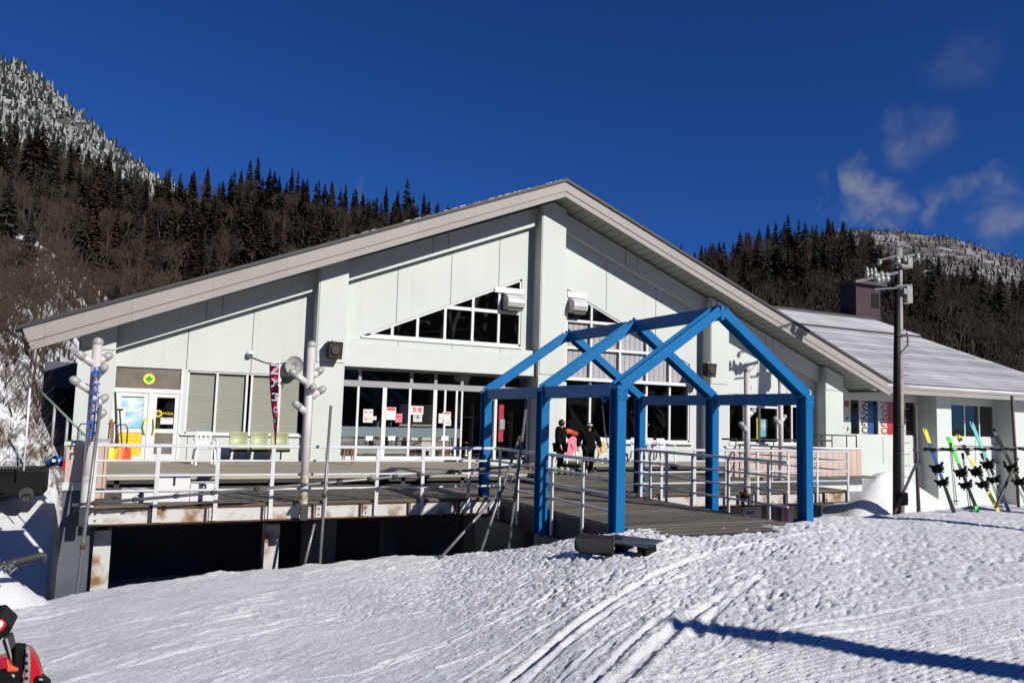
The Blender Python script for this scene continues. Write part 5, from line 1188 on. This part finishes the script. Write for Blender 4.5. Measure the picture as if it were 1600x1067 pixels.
loft_body('cowl', [(q[0].x-.55, SY, .45, .34, .25), (q[0].x-.2, SY, .56, .34, .30), (q[1].x-.03, SY+.02, .60, .28, .31), (q[2].x-.02, SY+.04, .58, .2, .22), (q[3].x+.03, SY+.05, .50, .13, .12)], M_NRED)
loft_body('seat', [(q[0].x-1.9, SY, .55, .16, .12), (q[0].x-1.0, SY, .62, .19, .14), (q[0].x-.5, SY, .70, .17, .12)], M_BLACK)
def stripq(name, pxs, y, mt, th=.03):
    ps = [at(px, py, Y=y) for px, py in pxs]; b = MB(); n = len(ps); b.add([(p.x, y, p.z) for p in ps]+[(p.x, y+th, p.z) for p in ps], [tuple(reversed(range(n))) , tuple(range(n, 2*n))]+[(i, (i+1) % n, n+(i+1) % n, n+i) for i in range(n)]); return b.build(name, mt, sm, .004, 1)
stripq('windscreen_post', [(2, 1000), (9, 996), (17, 992), (24, 1020), (26, 1044), (18, 1046), (11, 1025)], SY-.30, M_RDARK, .05)
stripq('windscreen_trim', [(7, 998), (11, 997), (23, 1042), (20, 1043)], SY-.31, M_LAMP, .012)
stripq('handlebar_pad', [(-14, 962), (0, 960), (20, 979), (14, 990), (-2, 1001), (-16, 990)], SY-.36, M_BLACK, .14)
stripq('pad_emblem', [(-10, 968), (2, 966), (11, 975), (4, 985), (-10, 993)], SY-.372, M_NRED, .01); stripq('pad_emblem', [(-8, 974), (2, 968), (6, 975), (-2, 985), (-8, 988)], SY-.38, M_PAPER, .008)
stripq('side_panel', [(40, 1013), (47, 1017), (57, 1032), (64, 1052), (70, 1078), (70, 1090), (38, 1090)], SY-.315, M_NRED, .06)
stripq('side_vent', [(22, 1008), (40, 1010), (40, 1035), (33, 1060), (22, 1050)], SY-.33, M_BLACK, .04)
stripq('grey_stripe', [(40, 1010), (46, 1018), (47, 1040), (44, 1085), (34, 1085), (38, 1050)], SY-.345, M_TREAD, .03)
for k in range(5): stripq('stripe_notch', [(39+k*.2, 1020+k*12), (44, 1023+k*12), (44, 1027+k*12), (39, 1024+k*12)], SY-.352, M_BLACK, .008)
stripq('orange_panel', [(10, 1030), (16, 1040), (30, 1044), (27, 1050), (10, 1050)], SY-.335, M_ORANGE, .03)
stripq('lower_guard', [(55, 1056), (64, 1058), (78, 1068), (77, 1085), (53, 1085)], SY-.33, M_BLACK, .05); stripq('lower_guard', [(-6, 1052), (28, 1050), (34, 1068), (30, 1085), (-6, 1085)], SY-.335, M_BLACK, .05)
stripq('guard_clip', [(17, 1053), (24, 1054), (22, 1060), (18, 1059)], SY-.345, M_LAMP, .01); stripq('guard_clip', [(60, 1060), (68, 1061), (66, 1064), (60, 1063)], SY-.345, M_LAMP, .01)
for s_ in (-1, 1):
    b = MB(); x = q[3].x-.1; b.tube([(x-.75, SY+s_*.38, .06), (x, SY+s_*.38, .05), (x+.25, SY+s_*.38, .14)], [.05, .06, .03], 8); b.tube([(x-.3, SY+s_*.36, .08), (x-.3, SY+s_*.2, .4)], .03, 6); b.build('ski', M_RDARK, sm)
loft_body('track', [(q[0].x-2.2, SY, .22, .2, .16), (q[0].x-1.4, SY, .20, .2, .2), (q[0].x-.6, SY, .22, .2, .18)], M_BLACK)
# leaning post outside the right edge: its shadow lies across the near snow
o = thing('leaning_post', (8.2, 2.0, 0), 'tall thick timber post leaning far over, behind the right edge of the view', 'post')
SH = SUN_TO; tip = at(1070, 978, Z=-.03); base = tip + (at(1820, 1080, Z=0.0)-tip)*2.6; base.z = 0
top = tip + SH*(7.0/SH.z); b = MB(); b.tube([base-Vector((0, 0, .1)), top], [.34, .17], 12); b.build('shaft', M_WOOD, o)
b = MB(); m_ = Vector(base).lerp(top, .96); b.tube([m_-Vector((.1, .5, 0)), m_+Vector((.05, .35, .1))], .03, 6); b.build('peg', M_WOOD, o)

for x, y, h, r_, lab in ((17.2, 3.6, 4.9, .22, 'nearer of two upright timber posts beyond the right edge'), (21.5, 2.6, 5.9, .24, 'farther of two upright timber posts beyond the right edge')):
    o = thing('timber_post', (x, y, 0), lab, 'post', 'timber posts beyond the right edge'); b = MB(); b.tube([(x, y, -.4), (x, y, h)], [r_, r_*.8], 14); b.build('shaft', M_WOOD, o)
    b = MB(); b.box(x-.3, x+.3, y-.3, y+.3, h, h+.08); b.build('cap', M_RDARK, o)
# ---------------------------------------------------------------- people
def skin_mesh(name, joints, bones, mt, parent, sub=2):
    """one continuous body grown from joints {name: (xyz, radius)}"""
    names = list(joints); idx = {n: i for i, n in enumerate(names)}
    me = bpy.data.meshes.new(name); me.from_pydata([joints[n][0] for n in names], [(idx[a], idx[b]) for a, b in bones], [])
    me.materials.append(mt); o = bpy.data.objects.new(name, me); col.objects.link(o); o.parent = parent
    sk = o.modifiers.new('skin', 'SKIN'); sk.use_smooth_shade = True
    lay = me.skin_vertices[0] if me.skin_vertices else None
    if lay is None:
        bpy.context.view_layer.objects.active = o; bpy.ops.mesh.customdata_skin_add(); lay = me.skin_vertices[0]
    for n in names:
        r = joints[n][1]; lay.data[idx[n]].radius = r if isinstance(r, tuple) else (r, r); lay.data[idx[n]].use_root = (n == names[0])
    sb = o.modifiers.new('sub', 'SUBSURF'); sb.levels = sub; sb.render_levels = sub
    return o
def person(loc, rz, h, pose, label, legmat, hairmat, cap):
    o = thing('person', loc, label, 'person', None, (0, 0, rz)); s = h/1.7
    J = {k: (tuple(c*s for c in v[0]), tuple(c*s for c in v[1]) if isinstance(v[1], tuple) else v[1]*s) for k, v in pose.items()}
    side = lambda n: [(f'{n}_hip', f'{n}_knee'), (f'{n}_knee', f'{n}_ankle'), (f'{n}_ankle', f'{n}_toe')]
    bones = [('pelvis', 'waist'), ('waist', 'chest'), ('chest', 'neck'), ('neck', 'head'), ('head', 'crown')]
    for n in 'lr': bones += [('pelvis', f'{n}_hip')]+side(n)+[('chest', f'{n}_sh'), (f'{n}_sh', f'{n}_el'), (f'{n}_el', f'{n}_wr'), (f'{n}_wr', f'{n}_palm')]
    body = skin_mesh('body', J, bones, M_SKIN, o)
    # clothes grow over the same joints, a little fuller
    fat = lambda n, k: (J[n][0], tuple(c*k for c in J[n][1]) if isinstance(J[n][1], tuple) else J[n][1]*k)
    jk = {n: fat(n, 1.85) for n in ('chest', 'waist', 'pelvis', 'l_sh', 'r_sh', 'l_el', 'r_el', 'l_wr', 'r_wr')}
    jk['collar'] = (tuple((Vector(J['chest'][0]).lerp(Vector(J['neck'][0]), .8))), .10*s)
    jk['hem'] = (tuple(Vector(J['pelvis'][0])-Vector((0, 0, .10*s))), (.27*s, .21*s))
    skin_mesh('jacket', jk, [('chest', 'waist'), ('waist', 'pelvis'), ('pelvis', 'hem'), ('chest', 'collar'), ('chest', 'l_sh'), ('l_sh', 'l_el'), ('l_el', 'l_wr'), ('chest', 'r_sh'), ('r_sh', 'r_el'), ('r_el', 'r_wr')], M_CLOTH, o)
    tr = {n: fat(n, 1.5) for n in ('pelvis', 'l_hip', 'r_hip', 'l_knee', 'r_knee', 'l_ankle', 'r_ankle')}
    skin_mesh('trousers', tr, [('pelvis', 'l_hip'), ('l_hip', 'l_knee'), ('l_knee', 'l_ankle'), ('pelvis', 'r_hip'), ('r_hip', 'r_knee'), ('r_knee', 'r_ankle')], legmat, o)
    for n in 'lr':
        a, t = Vector(J[f'{n}_ankle'][0]), Vector(J[f'{n}_toe'][0])
        b = MB(); b.tube([a+Vector((0, 0, .16*s)), a, a.lerp(t, .5)-Vector((0, 0, .02*s)), t], [.075*s, .082*s, .072*s, .05*s], 10); me = b.mesh('boot', M_BOOT); k = bpy.data.objects.new('boot', me); col.objects.link(k); k.parent = o
        # hand: five separate fingers rooted in the palm
        w, p = Vector(J[f'{n}_wr'][0]), Vector(J[f'{n}_palm'][0]); d = (p-w).normalized(); sd = d.cross(Vector((0, 1, 0))).normalized()
        hb = {'root': (tuple(p), .03*s)}; bn = []
        for i, (off, ln) in enumerate(((-.033, .055), (-.011, .075), (.011, .08), (.033, .07))):
            m1 = p+sd*off*s+d*.045*s; m2 = m1+(d*.6+Vector((0, -.55, 0)))*ln*.5*s; m3 = m2+(d*.3+Vector((0, -.8, 0)))*ln*.5*s
            for q, v, r in (('a', m1, .011), ('b', m2, .0095), ('c', m3, .008)): hb[f'{i}{q}'] = (tuple(v), r*s)
            bn += [('root', f'{i}a'), (f'{i}a', f'{i}b'), (f'{i}b', f'{i}c')]
        t1 = p+sd*(-.045*s)-d*.01*s; t2 = t1+(d*.6-sd*.5+Vector((0, -.4, 0))).normalized()*.05*s; hb['ta'] = (tuple(t1), .013*s); hb['tb'] = (tuple(t2), .010*s); bn += [('root', 'ta'), ('ta', 'tb')]
        skin_mesh('hand', hb, bn, M_SKIN, o, 1)
    hd = Vector(J['head'][0]); b = MB()
    b.ball(tuple(hd+Vector((0, .022*s, .045*s))), .108*s, 16, 10, 0, 1.1)
    if cap == 'hair': b.tube([hd+Vector((0, .05*s, .02*s)), hd+Vector((0, .075*s, -.12*s)), hd+Vector((0, .06*s, -.2*s))], [.10*s, .085*s, .05*s], 12)
    me = b.mesh('hair', hairmat); k = bpy.data.objects.new('hair', me); col.objects.link(k); k.parent = o
    b = MB(); f = hd+Vector((0, -.094*s, -.005*s))
    b.add([f+Vector((-.012*s, 0, .02*s)), f+Vector((.012*s, 0, .02*s)), f+Vector((.018*s, -.004*s, -.022*s)), f+Vector((-.018*s, -.004*s, -.022*s)), f+Vector((0, -.03*s, -.016*s))], [(0, 1, 4), (1, 2, 4), (2, 3, 4), (3, 0, 4)]); me = b.mesh('nose', M_SKIN); k = bpy.data.objects.new('nose', me); col.objects.link(k); k.parent = o
    b = MB()
    for sx in (-1, 1): b.ball(tuple(f+Vector((sx*.034*s, .012*s, .022*s))), .010*s, 8, 5)
    b.box(f.x-.022*s, f.x+.022*s, f.y-.002*s, f.y+.02*s, f.z-.05*s, f.z-.043*s); me = b.mesh('face', M_INK); k = bpy.data.objects.new('face', me); col.objects.link(k); k.parent = o
    if cap == 'goggles':
        b = MB(); c = hd+Vector((0, .01*s, .085*s)); b.tube([c+Vector((-.085*s, -.07*s, 0)), c+Vector((0, -.112*s, .005*s)), c+Vector((.085*s, -.07*s, 0))], .024*s, 10); me = b.mesh('goggles', M_CHAIR); k = bpy.data.objects.new('goggles', me); col.objects.link(k); k.parent = o
    return o
walk = {'pelvis': ((0, 0, .90), (.135, .105)), 'waist': ((0, -.01, 1.08), (.125, .095)), 'chest': ((0, -.01, 1.30), (.155, .11)), 'neck': ((0, -.02, 1.47), .052), 'head': ((0, -.045, 1.575), (.078, .09)), 'crown': ((0, -.03, 1.66), (.06, .07)),
        'l_hip': ((-.10, 0, .86), .092), 'l_knee': ((-.13, -.16, .50), .062), 'l_ankle': ((-.15, .02, .10), .043), 'l_toe': ((-.16, -.15, .05), .035),
        'r_hip': ((.10, 0, .86), .092), 'r_knee': ((.11, .02, .48), .062), 'r_ankle': ((.11, .22, .12), .043), 'r_toe': ((.11, .10, .04), .035),
        'l_sh': ((-.20, 0, 1.40), .07), 'l_el': ((-.33, .03, 1.14), .05), 'l_wr': ((-.36, -.10, .92), .035), 'l_palm': ((-.37, -.13, .85), .035),
        'r_sh': ((.20, 0, 1.40), .07), 'r_el': ((.34, .05, 1.15), .05), 'r_wr': ((.40, -.04, .92), .035), 'r_palm': ((.41, -.06, .85), .035)}
stand = dict(walk); stand.update({'l_knee': ((-.10, -.02, .48), .062), 'l_ankle': ((-.10, .03, .09), .043), 'l_toe': ((-.12, -.13, .045), .035), 'r_knee': ((.12, .0, .48), .062), 'r_ankle': ((.16, .05, .09), .043), 'r_toe': ((.19, -.11, .045), .035),
        'l_el': ((-.26, .03, 1.13), .05), 'l_wr': ((-.25, -.08, .90), .035), 'l_palm': ((-.25, -.11, .83), .035), 'r_el': ((.27, .04, 1.13), .05), 'r_wr': ((.30, -.05, .90), .035), 'r_palm': ((.31, -.07, .83), .035)})
p = at(875, 725, Y=21.9); person((p.x, 21.9, .0), .75, 1.68, stand, 'person in black standing by the entrance pillar, half hidden by the blue arch post', M_CLOTH, M_HAIR, 'cap')
p = at(919, 740, Y=21.0); person((p.x, 21.0, 0), -.35, 1.60, walk, 'person in a black jacket and pale goggles walking forward across the deck', M_CLOTH, M_HAIR, 'goggles')
# ---------------------------------------------------------------- trees
def conifer(seed, h, rad, fol):
    rnd = random.Random(seed); tr = MB()
    tr.tube([(0, 0, -.6), (0, 0, h*.5), (0, 0, h*.97)], [h*.016, h*.010, .02], 6)
    cr = MB(); nl = int(h/.42)
    for i in range(nl):
        t = i/(nl-1); z = h*(.10+.89*t)
        if rnd.random() < .08: continue
        L0 = rad*((1-t)**.72)*(.9+.1*math.sin(t*17+seed))+.12
        nb = 8 if t < .75 else 6
        for k in range(nb):
            if rnd.random() < .13: continue
            a = 2*math.pi*(k/nb)+i*.9+rnd.uniform(-.3, .3); L = L0*rnd.uniform(.6, 1.12)
            dx, dy = math.cos(a), math.sin(a); w = .16+.20*L*rnd.uniform(.7, 1.3); dr = rnd.uniform(.25, .55)*L
            p0 = Vector((dx*.05, dy*.05, z)); p1 = Vector((dx*L*.55, dy*L*.55, z-dr*.35+rnd.uniform(-.1, .1)))
            p2 = Vector((dx*L, dy*L, z-dr*.75)); s = Vector((-dy, dx, rnd.uniform(-.35, .35)))
            mi = 0 if rnd.random() < .62 else 1
            cr.add([p0-s*w*.3, p0+s*w*.3, p1+s*w, p1-s*w], [(0, 1, 2, 3)], mi)
            cr.add([p1-s*w, p1+s*w, p2+s*w*.25, p2-s*w*.25], [(0, 1, 2, 3)], mi)
            for q in range(3):
                c = p0.lerp(p2, rnd.uniform(.35, 1.0)); e = rnd.uniform(.12, .30)*(1+.3*L)
                u = Vector((rnd.uniform(-1, 1), rnd.uniform(-1, 1), rnd.uniform(-.9, .5))).normalized(); v = u.orthogonal().normalized()*.5
                cr.add([c-u*e, c+v*e, c+u*e, c-v*e], [(0, 1, 2, 3)], 0 if rnd.random() < .6 else 1)
    for q in range(8):
        c = Vector((0, 0, h*(.955+.055*q/8))); e = .12
        u = Vector((rnd.uniform(-1, 1), rnd.uniform(-1, 1), 1.2)).normalized(); v = u.orthogonal()*.4
        cr.add([c-u*e, c+v*e, c+u*e, c-v*e], [(0, 1, 2, 3)], 0)
    return tr.mesh('trunk', M_BARK), cr.mesh('crown', fol)
def bare_tree(seed, h):
    rnd = random.Random(seed); tr = MB(); tw = MB()
    def grow(p, d, L, r, lev):
        q = p + d*L; mid = p.lerp(q, .5) + Vector((rnd.uniform(-1, 1), rnd.uniform(-1, 1), 0))*L*.06
        if lev < 2: tr.tube([p, mid, q], [r, r*.85, r*.65], 5, cap=False)
        elif lev < 4: tw.tube([p, mid, q], [r, r*.8, r*.55], 3, cap=False)
        else:
            s = d.orthogonal().normalized(); s.rotate(Matrix.Rotation(rnd.uniform(0, 6.28), 3, d)); s *= max(r, .011)
            tw.add([p-s, p+s, q+s*.4, q-s*.4], [(0, 1, 2, 3)])
        if lev >= 6: return
        n = (3, 4, 4, 3, 3, 2)[lev]
        for k in range(n):
            a = rnd.uniform(.25, .75); ax = d.orthogonal().normalized(); ax.rotate(Matrix.Rotation(2*math.pi*k/n+rnd.uniform(-.6, .6), 3, d))
            nd = (d*math.cos(a)+ax*math.sin(a)+Vector((0, 0, .14))).normalized()
            st = p.lerp(q, rnd.uniform(.55, 1.0) if k else 1.0)
            grow(st, nd, L*rnd.uniform(.55, .8), r*.58, lev+1)
    grow(Vector((0, 0, -.3)), Vector((rnd.uniform(-.08, .08), rnd.uniform(-.08, .08), 1)).normalized(), h*.34, h*.013, 0)
    return tr.mesh('trunk', M_TWIG), tw.mesh('crown', M_TWIG)
M_FOLR2 = mat('cedar_russet', (.052, .024, .010), .9, .35, 1.2)
CON = [conifer(1, 16, 2.9, [M_FOLD, M_FOLL]), conifer(2, 14, 2.5, [M_FOLD, M_FOLR]), conifer(3, 18, 2.8, [M_FOLD, M_FOLR]),
       conifer(4, 13, 3.0, [M_FOLL, M_FOLD]), conifer(5, 15, 2.4, [M_FOLR, M_FOLD]), conifer(6, 12, 2.6, [M_FOLD, M_FOLL]), conifer(7, 15, 2.7, [M_FOLR, M_FOLR2]), conifer(8, 13, 2.5, [M_FOLR2, M_FOLD])]
BARE = [bare_tree(11, 9), bare_tree(12, 8), bare_tree(13, 10), bare_tree(14, 7)]
def plant(name, meshes, loc, sc, rz, label, cat, group):
    o = thing(name, loc, label, cat, group, (0, 0, rz)); o.scale = (sc[0], sc[0], sc[1])
    for nm, me in zip(('trunk', 'crown'), meshes):
        c = bpy.data.objects.new(nm, me); col.objects.link(c); c.parent = o
    return o
rnd = random.Random(5)
def hz(phi, r): return float(hill_z(np.array([phi]), np.array([r]))[0])
def conifer_at(px_phi, r, h, vi, label, group):
    m = CON[vi]; h0 = (16, 14, 18, 13, 15, 12)[vi]; s = h*rnd.uniform(.94, 1.04)/h0
    plant('conifer_tree', m, (r*math.sin(px_phi), r*math.cos(px_phi), hz(px_phi, r)-.3), (s*rnd.uniform(.85, 1.15), s), rnd.uniform(0, 6.28), label, 'conifer', group)
def phi_of(px, py): return az_el(px, py)[0]
# the skyline of the left wood, tree by tree, then the right one
SKY_L = [(0,196),(28,190),(62,180),(85,205),(112,212),(140,228),(172,236),(205,262),(232,278),(252,290),(275,292),(300,268),(322,285),(343,282),
         (362,272),(378,262),(392,250),(404,246),(420,275),(437,272),(457,262),(466,270),(481,276),(499,282),(519,286),(541,285),(556,296),(567,300),
         (589,306),(604,292),(622,300),(637,280),(646,306),(663,302),(671,312),(682,320),(700,322),(712,330)]
SKY_R = [(1075,392),(1096,385),(1115,392),(1131,377),(1150,380),(1166,366),(1183,368),(1200,346),(1212,350),(1228,356),(1248,342),(1258,345),(1276,352),
         (1293,338),(1312,362),(1330,364),(1345,366),(1362,380),(1388,384),(1408,392),(1434,402),(1462,412),(1488,424),(1507,414),(1545,440),(1572,446),(1598,452)]
for S_, grp, lab in ((SKY_L, 'conifers along the skyline left of the roof peak', 'tall narrow conifer standing on the wooded skyline left of the roof peak'),
                     (SKY_R, 'conifers along the skyline right of the roof peak', 'dark conifer standing on the wooded skyline behind the right wing roof')):
    for px, py in S_:
        ph, el = az_el(px, py); r = R1*rnd.uniform(.90, .99); z = hz(ph, r); h = CAM_H + r*math.tan(el) - z
        conifer_at(ph, r, min(22, max(7, h+.3)), rnd.choice((0, 1, 2, 2, 4, 5)), lab, grp)
def scatter(n, x0, x1, rmin, rmax, fn, gap):
    got = []; tries = 0
    while len(got) < n and tries < n*60:
        tries += 1; px = rnd.uniform(x0, x1); r = rmin+(rmax-rmin)*rnd.random()**.8; ph = az_el(px, 450)[0]
        x, y = r*math.sin(ph), r*math.cos(ph)
        if any((x-a)**2+(y-b)**2 < gap**2 for a, b in got): continue
        got.append((x, y)); fn(ph, r)
LBLC_L = 'dark conifer within the wood on the slope left of the lodge'
scatter(118, -60, 740, 105, 228, lambda p, r: conifer_at(p, r, rnd.uniform(7, 12.5), rnd.choice((0, 1, 1, 2, 3, 4, 4, 5)), LBLC_L, 'conifers on the slope left of the lodge'), 5.0)
scatter(9, -40, 330, 55, 90, lambda p, r: conifer_at(p, r, rnd.uniform(5, 9), rnd.choice((0, 3, 5)), 'small green conifer low on the snowy bank left of the lodge', 'small conifers low on the bank'), 6.0)
def cedar_at(ph, r, h, label, group):
    vi = rnd.choice((6, 7)); s = h/(15, 13)[vi-6]
    plant('cedar_tree', CON[vi], (r*math.sin(ph), r*math.cos(ph), hz(ph, r)-.3), (s*rnd.uniform(.85, 1.2), s), rnd.uniform(0, 6.28), label, 'cedar', group)
scatter(178, -60, 740, 105, 230, lambda p, r: cedar_at(p, r, rnd.uniform(7, 12.5), 'russet brown cedar within the wood left of the lodge', 'russet cedars left of the lodge'), 4.0)
scatter(112, 1060, 1660, 120, 230, lambda p, r: cedar_at(p, r, rnd.uniform(6.5, 11), 'dull brown cedar within the wood behind the right wing', 'brown cedars behind the right wing'), 4.0)
scatter(104, 1060, 1660, 120, 230, lambda p, r: conifer_at(p, r, rnd.uniform(7, 11.5), rnd.choice((0, 1, 3, 5)), 'dark conifer within the wood behind the right wing', 'conifers on the slope behind the right wing'), 5.0)
def bare_at(ph, r, h, label, group):
    vi = rnd.randrange(4); s = h/(9, 8, 10, 7)[vi]
    plant('bare_tree', BARE[vi], (r*math.sin(ph), r*math.cos(ph), hz(ph, r)-.1), (s, s), rnd.uniform(0, 6.28), label, 'bare tree', group)
scatter(60, -60, 135, 36, 80, lambda p, r: bare_at(p, r, rnd.uniform(3.0, 6.5), 'leafless tree on the snowy bank at the far left', 'leafless trees on the snowy bank'), 1.7)
scatter(95, -60, 700, 75, 215, lambda p, r: bare_at(p, r, rnd.uniform(7, 11), 'grey brown leafless tree among the conifers left of the lodge', 'leafless trees in the left wood'), 3.5)
scatter(130, 1080, 1660, 78, 215, lambda p, r: bare_at(p, r, rnd.uniform(7, 10.5), 'brown leafless tree on the slope behind the right wing', 'leafless trees behind the right wing'), 3.2)
# undergrowth, far snowy forest: nobody could count these
def tufts(name, mt, n, x0, x1, rmin, rmax, h, k, seed):
    q = random.Random(seed); b = MB()
    for i in range(n):
        ph = az_el(q.uniform(x0, x1), 450)[0]; r = rmin+(rmax-rmin)*q.random()**.85; z = hz(ph, r)
        c = Vector((r*math.sin(ph), r*math.cos(ph), z)); H = h*q.uniform(.5, 1.4)
        for j in range(k):
            a = q.uniform(0, 6.28); d = Vector((math.cos(a)*q.uniform(.1, .8), math.sin(a)*q.uniform(.1, .8), 1)).normalized()
            s = Vector((-math.sin(a), math.cos(a), 0))*(.03+.0006*r)*q.uniform(.7, 1.5); e = c+d*H
            b.add([c-s, c+s, e+s*.3, e-s*.3], [(0, 1, 2, 3)], q.randrange(len(mt)))
    return tag(b.build(name, mt), kind='stuff')
tufts('undergrowth', [M_TWIG, M_SCRUB, M_FOLR], 2600, 90, 740, 80, 232, 3.0, 7, 3)
tufts('undergrowth', [M_TWIG, M_SCRUB, M_FOLD], 800, -90, 110, 95, 232, 3.2, 7, 13)
tufts('undergrowth', [M_TWIG, M_SCRUB, M_SCRUB], 3000, 1060, 1680, 74, 232, 3.0, 7, 4)
tufts('brushwood', [M_TWIG, M_SCRUB], 520, -80, 140, 34, 95, .9, 8, 8)
def far_forest(name, fz, mats, n, x0, x1, r0, r1, h, seed, white=.45):
    q = random.Random(seed); b = MB()
    for i in range(n):
        ph = az_el(q.uniform(x0, x1), 300)[0]; r = q.uniform(r0, r1); z = float(fz(np.array([ph]), np.array([r]))[0]); H = h*q.uniform(.45, 1.4)
        if float(fbm(np.array([r*math.sin(ph)*.028]), np.array([r*math.cos(ph)*.028]), 3, seed)[0]) < q.uniform(-1.0, -.12): continue
        c = Vector((r*math.sin(ph), r*math.cos(ph), z-.5)); a0 = q.uniform(0, 6)
        for lv, (zb, zt, w) in enumerate(((.1, .62, .20), (.42, 1, .14))):
            ring = [c+Vector((math.cos(a0+j*1.2566)*w*H*q.uniform(.7, 1.2), math.sin(a0+j*1.2566)*w*H*q.uniform(.7, 1.2), H*zb*q.uniform(.7, 1.2))) for j in range(5)]
            b.add(ring+[c+Vector((0, 0, H*zt))], [(j, (j+1) % 5, 5) for j in range(5)], 0)
            for j in range(5):
                if q.random() < white: b.m[-1-j] = 1
    return tag(b.build(name, mats), kind='stuff')
far_forest('distant_forest', MZL, [M_FOLD, M_SNOWT], 8200, -260, 330, 330, 640, 6.4, 21, .40)
far_forest('distant_forest', MZR, [M_SCRUB, M_SNOWT], 4600, 1230, 1800, 620, 1120, 5.5, 22, .25)

def back_forest():
    q = random.Random(31); b = MB()
    for i in range(900):
        ph = R(q.uniform(110, 260)); r = q.uniform(72, 270); z = float(back_z(np.array([ph]), np.array([r]))[0]); H = q.uniform(6, 14); c = Vector((r*math.sin(ph), r*math.cos(ph), z))
        for lv, (zb, zt, w) in enumerate(((.1, .62, .2), (.42, 1, .13))):
            ring = [c+Vector((math.cos(j*1.2566+i)*w*H*q.uniform(.7, 1.2), math.sin(j*1.2566+i)*w*H*q.uniform(.7, 1.2), H*zb*q.uniform(.7, 1.2))) for j in range(5)]
            b.add(ring+[c+Vector((0, 0, H*zt))], [(j, (j+1) % 5, 5) for j in range(5)], q.randrange(2))
    return tag(b.build('distant_forest', [M_FOLD, M_SCRUB]), kind='stuff')
back_forest()
